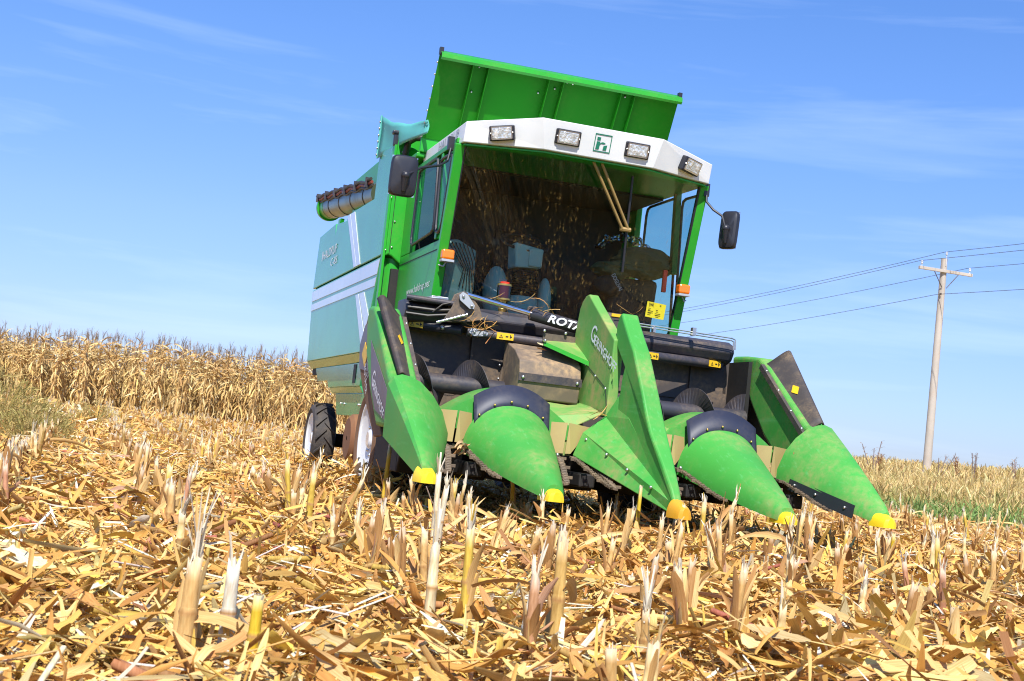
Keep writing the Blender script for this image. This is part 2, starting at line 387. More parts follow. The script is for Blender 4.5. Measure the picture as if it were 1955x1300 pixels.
# ---------------------------------------------------------------- body core, side panels
b = MB(); b.box((-.70, 3.2, .50), (.70, 6.5, .90)); b.box((-.95, 3.2, .80), (.95, 6.2, 1.05)); b.box((-1.08, 4.35, 1.05), (1.08, 7.6, 2.50)); b.box((-.5, 2.5, .55), (.5, 3.3, 1.25))
b.box((-1.06, 3.96, 1.2), (1.06, 4.34, 1.9)); b.box((-.85, 2.75, .85), (.85, 3.95, 1.44))
b.build('chassis', 'dark', CB)
for sx in (-1, 1):
    X = HW * sx; th = -.03 * sx
    up_p = MB()
    up_p.prism([(X, 4.03, 2.01), (X, 4.03, 2.955), (X, 4.30, 2.985), (X, 4.64, 2.985), (X, 4.655, 2.585), (X, 6.0, 2.615), (X, 6.03, 2.56), (X, 6.62, 2.60), (X, 6.66, 2.50), (X, 6.72, 2.615), (X, 7.76, 2.59), (X, 7.83, 2.01)], (th, 0, 0))
    upp = up_p.build('upper_side_panel', 'green_side', CB, bevel=.008)
    lo = MB(); lo.prism([(X, 4.02, 1.993), (X, 4.20, 1.58), (X, 4.45, 1.19), (X, 7.63, 1.19), (X, 7.83, 1.993)], (th, 0, 0))
    lop = lo.build('lower_side_panel', 'green_side', CB, bevel=.008)
    # slanted ledges that face the ground, skirts below them
    sk = MB(); X2 = (HW - .055) * sx
    sk.prism([(X, 4.44, 1.188), (X2, 4.44, 1.115), (X2 + th, 4.44, 1.115), (X + th, 4.44, 1.188)], (0, 3.18, 0))
    sk.prism([(X2, 4.50, 1.113), (X2, 7.30, 1.113), (X2, 7.06, .97), (X2, 6.42, .97), (X2, 6.35, .90), (X2, 4.62, .90)], (th, 0, 0))
    sk.build('skirt_panel', 'green_side', CB, bevel=.005)
    lk = MB(); X3 = (HW - .09) * sx
    lk.prism([(X2, 4.60, .898), (X3, 4.60, .842), (X3 + th, 4.60, .842), (X2 + th, 4.60, .898)], (0, 1.66, 0))
    lk.prism([(X3, 4.50, .84), (X3, 6.05, .84), (X3, 5.86, .635), (X3, 4.44, .63)], (th, 0, 0))
    lk.box((X3, 4.42, .63), (X3 - .10 * sx, 4.45, .88))
    lkp = lk.build('lower_skirt', 'green_side', CB, bevel=.004)
    rivets(lkp, [(X3 + .004 * sx, 5.65, .745), (X3 + .004 * sx, 5.45, .742), (X3 + .004 * sx, 4.72, .735), (X3 + .004 * sx, 4.66, .735)], .012)
    sl_ = MB(); sl_.box((X2 + .002 * sx, 4.85, .93), (X2 + .005 * sx, 4.98, 1.10)); sl_.build('slot', 'ink', CB)
    e = .004 * sx; st = MB()
    def sheet(pts, mb=st): mb.prism([(X + .001 * sx, y, z) for y, z in pts], (e, 0, 0))
    sheet([(6.0, 2.60), (5.84, 2.597), (5.16, 2.02), (5.30, 2.02)]); sheet([(5.82, 2.596), (5.60, 2.592), (4.97, 2.02), (5.14, 2.02)])
    st.build('pale_stripe', 'stripe', upp)
    st2 = MB(); sheet([(4.03, 1.975), (4.09, 1.852), (7.80, 1.862), (7.825, 1.975)], st2); sheet([(4.10, 1.824), (4.135, 1.752), (7.775, 1.755), (7.79, 1.828)], st2)
    sheet([(5.02, 1.735), (4.87, 1.735), (4.36, 1.34), (4.45, 1.24), (4.46, 1.24)], st2); sheet([(4.845, 1.735), (4.60, 1.735), (4.25, 1.50), (4.34, 1.37)], st2)
    st2.build('pale_stripe', 'stripe', lop)
    tx = MB()
    if sx < 0:
        text(tx, 'HALDRUP', (X, 7.30, 2.285), (0, -1, 0), UP, .095, .86, off=.006); text(tx, 'C-85', (X, 6.74, 2.165), (0, -1, 0), UP, .08, .40, off=.006)
        tx.poly([(X - .006, 7.38, 2.28), (X - .006, 7.345, 2.28), (X - .006, 7.345, 2.385), (X - .006, 7.38, 2.385)])
        tx.build('lettering', 'letter', upp, fix=False)
    fl = MB(); fl.box((X, 3.95, 1.56), (X - .022 * sx, 4.025, 2.955)); fl.build('edge_flange', 'green', CB, bevel=.004)
    pb = MB(); xi = -.93 if sx < 0 else .93
    pb.prism([(X - .022 * sx, 3.96, 2.0), (X - .05 * sx, 3.96, 2.015), (-1.07 * -sx, 3.96, 2.005), (xi, 3.96, 1.90), (xi, 3.96, 2.93), (-1.12 * -sx, 3.96, 3.03), (X - .022 * sx, 3.96, 2.93)], (0, .35, 0))
    pbo = pb.build('intake_column', 'green', CB, bevel=.012)
    q = MB(); q.box((-1.095 * -sx - .0025, 3.957, 2.02), (-1.095 * -sx + .0025, 3.962, 2.93)); q.build('seam', 'ink', pbo)
    rivets(pbo, [(-1.078 * -sx, 3.955, z) for z in (2.08, 2.3, 2.6, 2.9)] + [(-1.13 * -sx, 3.955, z) for z in (2.05, 2.5, 2.85)], .009)
    cy = MB(); cy.tube([(-1.02 * -sx, 4.12, 1.0), (-1.02 * -sx, 4.12, 1.99)], .115, 28); cy.build('intake_pipe', 'green', CB)
# rear wall and hood
b = MB(); b.prism([(-1.12, 7.6, 1.19), (1.12, 7.6, 1.19), (1.12, 7.78, 2.0), (1.12, 7.72, 2.57), (-1.12, 7.72, 2.57), (-1.12, 7.78, 2.0)], (0, .03, 0)); b.box((-1.12, 4.62, 2.50), (1.12, 7.70, 2.53))
b.build('rear_hood', 'green', CB)
b = MB(); b.prism([(-1.125, 6.66, 2.50), (-1.125, 6.60, 2.66), (-1.125, 6.74, 2.66), (-1.125, 6.68, 2.45)], (.04, 0, 0)); b.prism([(-1.118, 6.70, 2.50), (-1.118, 6.95, 2.52), (-1.118, 6.9, 2.58)], (.03, 0, 0)); b.build('latch_bracket', 'green', CB)

# grain tank, lid, tarpaulin
b = MB(); b.box((-1.06, 3.98, 2.50), (1.06, 4.02, 3.05)); b.box((-1.06, 4.02, 2.5), (-1.03, 6.3, 3.03)); b.box((1.03, 4.02, 2.5), (1.06, 6.3, 3.03)); b.box((-1.06, 6.28, 2.5), (1.06, 6.32, 3.03))
b.box((-1.06, 3.45, 2.78), (1.06, 3.98, 2.82)); b.box((-1.04, 3.43, 2.82), (1.04, 3.47, 2.95))
b.build('grain_tank', 'green', CB, bevel=.01)
lt, lb = Vector((0, 3.10, 3.583)), Vector((0, 3.42, 2.935)); ld = (lb - lt).normalized(); ln = Vector((0, -abs(ld.z), ld.y)).normalized() * 1.0
ln = Vector((0, ld.z, -ld.y))      # towards the front, slightly down
if ln.y > 0: ln = -ln
Lh = (lb - lt).length
def LP(x, s, d): return Vector((x, 0, 0)) + lt + ld * s + ln * d
b = MB(); b.prism([LP(-1.035, 0, 0), LP(1.045, 0, 0), LP(1.045, Lh, 0), LP(-1.035, Lh, 0)], -ln * .012)
lid = b.build('tank_lid', 'green_lid_shaded', CB)
b = MB(); b.prism([LP(-1.035, 0, -.012), LP(-1.035, 0, .075), LP(-1.035, .030, .092), LP(-1.035, .052, .085), LP(-1.035, .048, .080), LP(-1.035, .028, .085), LP(-1.035, .006, .070), LP(-1.035, .006, -.012)], (2.08, 0, 0))
b.build('lid_lip', 'green', lid)
for x in (-.765, -.635, -.12, .005, .51, .63):
    q = MB(); q.prism([LP(x, .006, 0), LP(x, .006, .075), LP(x, Lh, .05), LP(x, Lh, 0)], (.006, 0, 0)); q.build('lid_rib', 'green_lid_shaded', lid)
rivets(lid, [LP(-1.037, s, -.02) for s in (.10, .20, .30, .40, .50, .60)], .009)
rivets(lid, [LP(-.04, .13, .01), LP(-.17, .19, .01), LP(.05, .06, .01), LP(.10, .065, .01), LP(.68, .05, .01), LP(.74, .055, .01), LP(-.70, .07, .01), LP(-.72, .28, .01), LP(.57, .09, .01)], .010)
for x in (-1.03, 1.04): q = MB(); q.box((x - .015, 3.07, 3.55), (x + .015, 3.11, 3.605)); q.build('corner_cap', 'black', lid)
rows = []
for i in range(13):
    t = i / 12; y = 4.64 - 1.36 * t; x = -1.17 + .13 * t + .012 * math.sin(t * 8)
    zt = 3.33 - .27 * t - .05 * math.sin(math.pi * t) + .006 * math.sin(t * 17); zb = 2.95
    rows.append([(x + .018 * math.sin(3 * k / 6 + t * 7) * (k / 6), y, zb + (zt - zb) * k / 6) for k in range(7)])
b = MB(); b.grid(rows); b.build('tank_tarpaulin', 'tarp', CB, solid=.006)
q = MB(); q.tube([(-1.17, 4.64, 2.95), (-1.17, 4.64, 3.34)], .012, 8, mi=0); tp = q.build('tarpaulin_post', 'tarp', CB); rivets(tp, [(-1.182, 4.63, 2.98 + .06 * i) for i in range(6)], .009)
b = MB(); b.box((-1.16, 3.98, 2.95), (-1.09, 4.03, 3.07)); b.box((-1.175, 3.97, 3.05), (-1.10, 4.04, 3.085)); b.build('work_lamp', 'black', CB, bevel=.012)
b = MB(); b.tube([(-1.06, 3.93, 2.86), (-1.05, 3.90, 2.98), (-1.0, 3.87, 3.02), (-.93, 3.85, 3.03), (-.86, 3.84, 3.0)], .03, 12)
b.tube([(-.86, 3.84, 3.0), (-.72, 3.80, 3.0)], .016, 10, 1); b.tube([(-.83, 3.82, 2.99), (-.86, 3.80, 2.85)], .022, 10, 1); b.ball((-.76, 3.80, 3.03), .02, 2); b.ball((-.71, 3.79, 3.045), .02, 3)
b.build('hydraulic_hose', ['hose', 'zinc', 'hose_red', 'letter_dim'], CB)

# unloading auger folded back along the side
a0, a1 = Vector((-1.0, 5.0, 2.70)), Vector((-1.0, 8.35, 3.02))
b = MB(); b.tube([a0, a1], .125, 32); au = b.build('unloading_auger', 'stainless', CB)
d = (a1 - a0).normalized()
b = MB(); b.tube([a1 - d * .30, a1 - d * .02], .128, 32); b.tube([a1 - d * .06, a1 + d * .02], .150, 32); b.build('auger_spout', 'green', au, bevel=.004)
for k in (.14, .36, .58, .8):
    q = MB(); p = a0 + d * (3.3 * k); q.tube([p - d * .012, p + d * .012], .130, 32); q.build('tube_clamp', 'steel', au)
for j, (mm, dz) in enumerate((('hose', .125), ('hose_red', .098), ('hose', .07))):
    pts = []
    for k in range(41):
        t = k / 40; p = a0 + d * (3.5 * t); sag = .022 * math.sin(t * 6 * math.pi) ** 2
        pts.append((p.x - .115 - .012 * (2 - j), p.y, p.z + dz - sag))
    q = MB(); q.tube(pts, .015, 8); q.build('auger_hose', mm, au)
for k in range(6):
    p = a0 + d * (.15 + .64 * k); q = MB(); q.box((p.x - .165, p.y - .012, p.z + .05), (p.x - .105, p.y + .012, p.z + .145)); q.build('hose_clip', 'steel', au)

# ---------------------------------------------------------------- cab
for sx in (-1, 1):
    b = MB(); X = 1.0 * sx; w = -.05 * sx
    top, bot = (sx * .985, 2.30, 2.69), (sx * .975, 2.63, 1.40)
    p0, p1 = Vector(top), Vector(bot); dd = (p1 - p0).normalized(); nn = Vector((0, dd.z, -dd.y)).normalized(); nn = -nn if nn.y > 0 else nn
    b.obox((p0 + p1) / 2, (1, 0, 0), -dd, nn, .036, (p1 - p0).length / 2, .030); b.build('front_pillar', 'green', CB, bevel=.008)
    # side wall below and around the windows
    b = MB()
    if sx < 0: b.prism([(X, 2.70, 1.40), (X, 3.94, 1.40), (X, 3.94, 2.0), (X, 2.55, 2.0), (X, 2.60, 1.8)], (w, 0, 0))
    else: b.box((X, 3.60, 1.40), (X + w, 3.94, 2.0)); b.box((X, 2.68, 1.40), (X + w, 3.60, 1.50))
    b.prism([(X, 3.60, 2.002), (X, 3.94, 2.002), (X, 3.94, 2.74), (X, 3.57, 2.74)], (w, 0, 0))
    b.prism([(X, 2.33, 2.70), (X, 3.568, 2.70), (X, 3.568, 2.74), (X, 2.33, 2.74)], (w, 0, 0))
    b.prism([(X, 2.68, 2.02), (X, 2.74, 2.02), (X, 2.80, 2.695), (X, 2.74, 2.695)], (w, 0, 0))
    sw = b.build('side_wall', 'green', CB, bevel=.006)
    if sx < 0:
        q = MB(); q.box((X - .001, 2.58, 1.925), (X + .003 * sx, 3.93, 1.932)); q.build('seam', 'ink', sw)
        q = MB(); text(q, 'www.haldrup.net', (X, 3.50, 1.64), (0, -1, .02), UP, .062, .80, off=.004); q.build('lettering', 'letter', sw, fix=False)
    def frame(nm, pts):
        pts = [Vector((X + .006 * sx, y, z)) for y, z in pts]; c = sum(pts, Vector()) / len(pts)
        g = MB(); g.poly(pts); go = g.build(nm, 'glass_side', CB, fix=False)
        fr = MB(); n = len(pts); inn = [c + (p - c) * .93 for p in pts]
        # rounded rubber seal
        loop = []
        for i in range(n):
            p, a, c2 = pts[i], pts[i - 1], pts[(i + 1) % n]
            for s in (0, .5, 1):
                u = p + (a - p).normalized() * .07; v = p + (c2 - p).normalized() * .07
                loop.append(u * (1 - s) ** 2 + p * 2 * s * (1 - s) + v * s * s)
        loop.append(loop[0]); loop.append(loop[1]); fr.tube([q + Vector((.004 * sx, 0, 0)) for q in loop], .012, 8, cap=False); fr.build('window_seal', 'black', go)
    frame('door_window', [(3.52, 2.05 if sx < 0 else 1.53), (2.74, 2.085 if sx < 0 else 1.53), (2.84, 2.675), (3.49, 2.675)])
    frame('quarter_window', [(2.66, 2.05 if sx < 0 else 1.6), (2.50 if sx < 0 else 2.62, 2.06 if sx < 0 else 1.6), (2.37, 2.63), (2.74, 2.64)])
# curved windscreen
def gy(x, z): return 2.16 + .125 * (x / .95) ** 2 + (.135 + .127 * (x / .95) ** 2) * (2.69 - z)
rows = [[(x, gy(x, z), z) for x in np.linspace(-.948, .948, 33)] for z in np.linspace(1.42, 2.69, 15)]
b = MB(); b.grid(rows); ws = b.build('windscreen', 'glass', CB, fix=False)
b = MB(); b.tube([(x, gy(x, 1.44) - .008, 1.44) for x in np.linspace(-.95, .95, 21)], .02, 8); b.tube([(-.948, gy(.948, z) - .004, z) for z in np.linspace(1.42, 2.69, 6)], .012, 8); b.tube([(.948, gy(.948, z) - .004, z) for z in np.linspace(1.42, 2.69, 6)], .012, 8); b.build('windscreen_seal', 'black', ws)
# wipers
b = MB()
for x0, x1 in ((-.036, .315), (.03, .368)): b.tube([(x0, 2.06, 2.70), (x1, gy(x1, 2.235) - .035, 2.235)], .011, 8)
b.tube([(.30, gy(.34, 2.23) - .03, 2.235), (.385, gy(.34, 2.23) - .03, 2.235)], .018, 8); wp = b.build('wiper', 'tan', CB)
b = MB(); pz = [(.345 + .05 * (2.62 - z), gy(.36, z) - .012, z) for z in np.linspace(2.64, 1.92, 9)]; b.tube(pz, .009, 6); b.build('wiper_blade', 'black', wp)
# roof
T = [(-.985, 2.17, 2.832), (-.475, 1.945, 2.905), (.475, 1.945, 2.905), (.985, 2.17, 2.832), (.985, 3.56, 2.835), (-.985, 3.56, 2.835)]
Bm = [(-.985, 2.205, 2.685), (-.43, 2.0, 2.685), (.43, 2.0, 2.685), (.985, 2.205, 2.685), (.985, 3.50, 2.742), (-.985, 3.50, 2.742)]
b = MB(); b.add(T + Bm, [(0, 1, 2, 3, 4, 5), (11, 10, 9, 8, 7, 6)] + [(i, (i + 1) % 6, 6 + (i + 1) % 6, 6 + i) for i in range(6)])
rf = b.build('cab_roof', 'white', CB, bevel=.006)
b = MB(); b.prism([(-.97, 2.23, 2.68), (-.42, 2.03, 2.68), (.42, 2.03, 2.68), (.97, 2.23, 2.68), (.97, 3.5, 2.70), (-.97, 3.5, 2.70)], (0, 0, -.012)); b.build('roof_lining', 'green', rf)
def facet(a, c, u, v):   # bilinear point on a roof facet between corner indices
    a, c, e, f = (Vector(q) for q in (T[a], T[c], Bm[a], Bm[c])); p = (a * (1 - u) + c * u) * (1 - v) + (e * (1 - u) + f * u) * v
    r = (c - a).normalized(); up = (a - e).normalized(); n = r.cross(up).normalized(); n = -n if n.y > 0 else n; up = n.cross(r) * -1; up = up if up.z > 0 else -up
    return p, r, up, n
for a, c, u, v, w, h in ((0, 1, .48, .53, .092, .055), (1, 2, .205, .50, .098, .056), (1, 2, .81, .52, .098, .056), (2, 3, .56, .50, .092, .055)):
    p, r, up, n = facet(a, c, u, v); dp = .035 if a in (0, 2) else .010
    q = MB(); q.obox(p + n * dp / 2, r, up, n, w, h, dp); lp = q.build('headlamp', 'black', CB, bevel=.010)
    q = MB(); q.obox(p + n * (dp * 1.5 + .003), r, up, n, w * .76, h * .74, .006); q.build('lamp_lens', 'lens', lp, bevel=.006)
    q = MB()
    for i, j in ((0, 1), (0, -1)): q.obox(p + n * (dp * 1.5 + .004) + up * (h * .78 * j), r, up, n, w * .80, .004, .004)
    for i in (-1, 1): q.obox(p + n * (dp * 1.5 + .004) + r * (w * .79 * i), r, up, n, .004, h * .78, .004)
    bolts(q, [p + n * (dp * 1.5 + .003) + r * (w * .87 * i) for i in (-1, 1)], .006); q.build('lamp_bezel', 'zinc', lp)
p, r, up, n = facet(1, 2, .5, .5); r = Vector((1, 0, 0)); o = p + n * .004 + Vector((.005, 0, .003)); hs_ = .066; q = MB()
def lg(pts, mb=q): mb.poly([o + r * (x * hs_) + up * (y * hs_) for x, y in pts])
for pts in ([(-1, .88), (1, .88), (1, 1), (-1, 1)], [(-1, -1), (1, -1), (1, -.88), (-1, -.88)], [(-1, -.88), (-.9, -.88), (-.9, .88), (-1, .88)], [(.9, -.88), (1, -.88), (1, .88), (.9, .88)],
            [(-.72, .28), (-.30, .28), (-.30, .62), (-.72, .62)], [(-.76, -.74), (-.36, -.74), (-.30, -.22), (-.30, .14), (-.70, .14)], [(-.30, -.06), (-.12, .10), (.12, .12), (.40, -.02), (.08, -.08), (-.14, -.06), (-.30, -.20)], [(.10, -.74), (.52, -.74), (.58, -.14), (.16, -.27)]): lg(pts)
q.build('emblem', 'logo', rf, fix=False)
q = MB(); text(q, 'HALDRUP', (-.985, 2.98, 2.745), (0, -1, 0), (0, 0, 1), .070, .62, off=.004); q.build('lettering', 'letter_dim', rf, fix=False)
# indicators
for sx in (-1, 1):
    c = Vector((sx * .955, 2.44, 1.868)); q = MB(); q.box((c.x - .047, c.y - .05, c.z - .028), (c.x + .047, c.y + .03, c.z + .046)); il = q.build('indicator_lamp', 'amber', CB, bevel=.014)
    q = MB(); q.box((c.x - .048, c.y - .048, c.z - .046), (c.x + .048, c.y + .03, c.z - .028)); q.tube([(c.x, c.y, c.z - .04), (c.x + .02 * sx, c.y, c.z - .08), (c.x + .05 * sx, c.y + .03, c.z - .07)], .006, 6); q.build('lamp_base', 'letter_dim', il, bevel=.004)
# mirrors
def mirror(base, arm, c, r, u, w, h, nm='rear_view_mirror'):
    r = Vector(r).normalized(); u = Vector(u).normalized(); n = r.cross(u).normalized(); n = -n if n.y > 0 else n; c = Vector(c)
    rows = []
    for d, s in ((.022, 1.0), (.0, 1.0), (-.016, .93), (-.028, .72), (-.032, .02)):
        ring = []
        for k in range(32):
            t = 2 * math.pi * k / 32; ct, st = math.cos(t), math.sin(t); e = .35
            ring.append(c + r * (w * s * abs(ct) ** e * (1 if ct > 0 else -1)) + u * (h * s * abs(st) ** e * (1 if st > 0 else -1)) - n * d)
        rows.append(ring)
    q = MB(); q.grid(rows, closed=True); mo = q.build(nm, 'black', CB)
    g = MB(); g.poly([c - n * .019 + r * (w * .96 * i) + u * (h * .96 * j) for i, j in ((-1, -1), (1, -1), (1, 1), (-1, 1))]); g.build('mirror_glass', 'chrome', mo)
    g = MB(); g.ball(c + n * .05, .032, 0, 12); g.tube([Vector(p) for p in arm] + [c + n * .06], .0095, 8); g.tube([c + n * .05, c + n * .03 - u * .11], [.03, .014], 10); bb = Vector(base); g.box(bb - Vector((.022, .02, .05)), bb + Vector((.022, .02, .05))); g.build('mirror_arm', 'black', mo)
mirror((-1.03, 2.40, 2.70), [(-1.03, 2.38, 2.66), (-1.05, 2.36, 2.56), (-1.12, 2.28, 2.50), (-1.28, 2.18, 2.44)], (-1.405, 2.15, 2.355), (1, .08, .02), (0, -.05, 1), .100, .148)
mirror((1.01, 2.30, 2.655), [(1.01, 2.28, 2.61), (1.01, 2.27, 2.56), (1.06, 2.24, 2.50), (1.12, 2.20, 2.455)], (1.195, 2.22, 2.36), (.72, -.95, 0), (.05, .02, 1), .074, .15)

# ---------------------------------------------------------------- cab interior
b = MB(); b.box((-.95, 2.4, 1.40), (.95, 3.93, 1.44)); b.box((-.95, 3.86, 1.44), (.95, 3.92, 2.72)); b.box((-.95, 3.0, 2.66), (.95, 3.86, 2.69)); b.build('cab_floor', 'int_dark', CB)
b = MB(); b.prism([(-.27, 2.95, 1.93), (-.055, 2.95, 1.945), (-.045, 2.95, 2.10), (-.285, 2.95, 2.13)], (0, .22, 0)); b.box((-.17, 2.93, 1.95), (-.055, 2.955, 2.10)); sc_ = b.build('steering_column', 'interior', CB, bevel=.02)
b = MB(); b.lathe([(r, h) for i in range(9) for r, h in ((.105, i * .024), (.092, i * .024 + .012))], (-.155, 3.04, 1.715), UP, 24); b.build('bellows', 'int_dark', sc_)
b = MB(); b.lathe([(.13, 0), (.12, .25), (.11, .27)], (-.155, 3.04, 1.44), UP, 24); b.build('column_foot', 'interior', sc_)
b = MB(); b.lathe([(.19 + .014 * math.cos(t), .014 * math.sin(t)) for t in np.linspace(0, 2 * math.pi, 9)], (-.16, 3.13, 2.16), (0, -.5, 1), 36); b.tube([(-.34, 3.13, 2.16), (.02, 3.13, 2.16)], .012, 8); b.build('steering_wheel', 'int_dark', CB)
b = MB()
b.box((-.26, 3.35, 1.60), (.24, 3.80, 1.74)); b.prism([(-.25, 3.72, 1.74), (.23, 3.72, 1.74), (.20, 3.84, 2.36), (-.22, 3.84, 2.36)], (0, .10, 0)); b.box((-.15, 3.4, 1.44), (.13, 3.7, 1.6)); b.build('driver_seat', 'int_dark', CB, bevel=.04)
def lump(mb, c, s, n=20, fold=.1, seed=0, mi=0, e=1.0):
    rows = []; rr = np.random.default_rng(seed); ph = rr.random(6) * 6
    for i in range(n // 2 + 1):
        p = math.pi * i / (n // 2); row = []
        for k in range(n):
            t = 2 * math.pi * k / n; q = Vector((math.sin(p) * math.cos(t), math.sin(p) * math.sin(t), math.cos(p)))
            f = 1 + fold * (math.sin(5 * q.x + 7 * q.z + ph[0]) + .7 * math.sin(11 * q.z - 6 * q.x + ph[1]) + .5 * math.sin(9 * q.y + 5 * q.x + ph[2])) * math.sin(p)
            row.append((c[0] + s[0] * q.x * f, c[1] + s[1] * q.y * f, c[2] + s[2] * q.z * f))
        rows.append(row)
    mb.grid(rows, mi, True, True)
b = MB(); lump(b, (-.39, 3.05, 1.72), (.10, .12, .21), 24, .02, 1); b.build('arm_rest', 'interior', CB)
b = MB(); lump(b, (.02, 3.05, 1.66), (.06, .10, .23), 24, .03, 2); b.build('arm_rest', 'interior', CB)
b = MB(); b.prism([(-.90, 2.86, 1.44), (-.60, 2.86, 1.44), (-.625, 2.86, 2.0), (-.78, 2.86, 2.07), (-.88, 2.86, 2.05)], (0, .45, 0)); b.build('control_box', 'interior', CB, bevel=.012)
b = MB()
for k in range(7):
    x = -.86 + .03 * k; b.tube([(x, 2.845, 2.04), (x + .05, 2.82, 1.96 - .01 * k), (-.72 + .015 * k, 2.82, 1.84), (-.74 + .03 * k, 2.84, 1.70 - .01 * k)], .004, 5)
b.build('cable_loom', 'hose', CB)
b = MB(); b.prism([(.48, 2.85, 1.45), (.90, 2.85, 1.45), (.93, 2.85, 1.98), (.50, 2.85, 1.95)], (0, .5, 0)); b.build('passenger_seat', 'int_dark', CB, bevel=.05)
b = MB(); b.box((.815, 2.515, 1.845), (.850, 2.54, 2.02)); b.build('warning_strip', 'redplastic', CB, bevel=.004)
# things left lying in the cab
b = MB(); lump(b, (.78, 2.88, 2.10), (.25, .22, .13), 40, .06, 3); lump(b, (.50, 2.85, 2.0), (.17, .13, .07), 32, .07, 4); lump(b, (.66, 2.80, 2.03), (.26, .12, .06), 36, .08, 5)
tag(b.build('jacket', 'jacket'), 'crumpled olive jacket piled on the passenger seat behind the windscreen', 'jacket')
b = MB(); rows = []
for i in range(25):
    t = i / 24; a = math.pi * (.96 - .92 * t); c = Vector((.66 + .22 * math.cos(a), 3.02, 2.17 + .14 * math.sin(a))); rr = .03 + .012 * math.sin(t * 31) + .008 * math.sin(t * 57)
    rows.append([c + Vector((rr * math.cos(k) * math.cos(a), rr * math.sin(k) * 1.6, rr * math.cos(k) * math.sin(a))) for k in np.linspace(0, 2 * math.pi, 10)[:-1]])
b.grid(rows, closed=True); tag(b.build('plastic_bag', 'plastic'), 'crumpled clear plastic bag lying over the olive jacket in the cab', 'plastic bag')
b = MB(); lump(b, (.47, 2.80, 1.87), (.13, .08, .085), 28, .04, 8)
tb = tag(b.build('cloth_bag', 'bagcloth'), 'black cloth bag with white lettering below the jacket in the cab', 'bag')
q = MB(); text(q, 'DOGLIVAI', (.455, 2.715, 1.945), (.55, 0, -.83), (.83, 0, .55), .035, .14, off=.005); q.build('lettering', 'letter', tb, fix=False)
# yellow note on the outside of the glass
q = MB(); c = [Vector((x, gy(x, z) - .010, z)) for x, z in ((.655, 1.625), (.845, 1.625), (.845, 1.742), (.655, 1.742))]; q.prism(c, (0, .003, 0)); nt_ = q.build('paper_note', 'note', CB)
r = (c[1] - c[0]).normalized(); u = (c[3] - c[0]).normalized(); q = MB(); text(q, 'BWI', c[0] + r * .018 + u * .090, r, u, .022, .052, off=.004, bold=.012)
for x, y, w in ((.018, .068, .025), (.018, .048, .055), (.018, .030, .035), (.105, .062, .022), (.10, .035, .06), (.11, .022, .035), (.14, .104, .015)): q.obox(c[0] + r * (x + w / 2) + u * y - Vector((0, .006, 0)), r, u, r.cross(u), w / 2, .0025, .0006)
q.build('lettering', 'ink', nt_, fix=False)
# ================================================================== corn head of the combine
def super_arch(w, zb, h, n, e=.92):
    out = []
    for k in range(n + 1):
        a = math.pi * (1 - k / n); c, s = math.cos(a), math.sin(a)
        out.append((w * abs(c) ** e * (1 if c > 0 else -1), zb + h * abs(s) ** .95))
    return out
def nose_tip(mat, parent, x, y, w, zb, zt, L=.15):
    q = MB(); rows = []
    for t, s in ((0, .35), (.08, .72), (.3, .9), (1, 1.06)):
        rows.append([(x + px, y - .02 + L * t, pz) for px, pz in super_arch(w * s, zb - .012, (zt - zb + .014) * (.62 + .44 * t) , 12, .7)])
    q.grid(rows); q.poly(rows[0]); q.poly([r[0] for r in rows] + [r[-1] for r in rows[::-1]]); 
    o = q.build('nose_cap', mat, parent); return o
# -------- middle dividers of each half
for xc in (-.745, .745):
    rows = []; nt_ = 16
    for i in range(nt_ + 1):
        t = i / nt_; y = .06 + .99 * t
        w = .060 + .250 * t ** .88; zb = .255 + .20 * t ** 1.1; h = .080 + .257 * t ** .82
        rows.append([(xc + px, y, pz) for px, pz in super_arch(w, zb, h, 28)])
    q = MB(); q.grid(rows); q.poly(rows[0]); q.poly(rows[-1]); q.grid([[r[0], r[-1]] for r in rows], smooth=False)
    dv = q.build('row_divider', 'green_nose', CB)
    nose_tip('yellow', dv, xc, .02, .066, .25, .328)
    q = MB(); us = np.linspace(-.252, .252, 25); cols = []
    def el(u): return .455 + .337 * max(0, 1 - (u / .312) ** 2) ** .5
    inner = [(xc + u, 1.020, el(u) - .035) for u in us]; mid = [(xc + u, 1.030, el(u) + .012) for u in us]; outer = [(xc + u * 1.02, 1.085, .912 - .095 * (u / .252) ** 2) for u in us]
    q.grid([inner, mid, outer])
    fo = q.build('rubber_flap', 'flap', dv, solid=.012); rivets(dv, [(xc + u, 1.014, el(u) + .012) for u in (-.225, -.13, -.02, .09, .20)], .009, 'brass', 'bolt_head')
    # humped deck behind the divider
    rows = [[(xc + u, y, .655 + dz + .225 * math.cos(math.pi / 2 * u / .47)) for u in np.linspace(-.46, .46, 21)] for y, dz in ((1.12, 0), (1.4, .02), (1.72, -.05))]
    q = MB(); q.grid(rows); q.poly([(xc - .46, 1.12, .60)] + rows[0] + [(xc + .46, 1.12, .60)]); q.build('deck_cover', 'green_nose', CB)
    rivets(dv, [(xc - .312, .98, .50), (xc + .312, .98, .50)], .013, 'zinc', 'bolt_head')
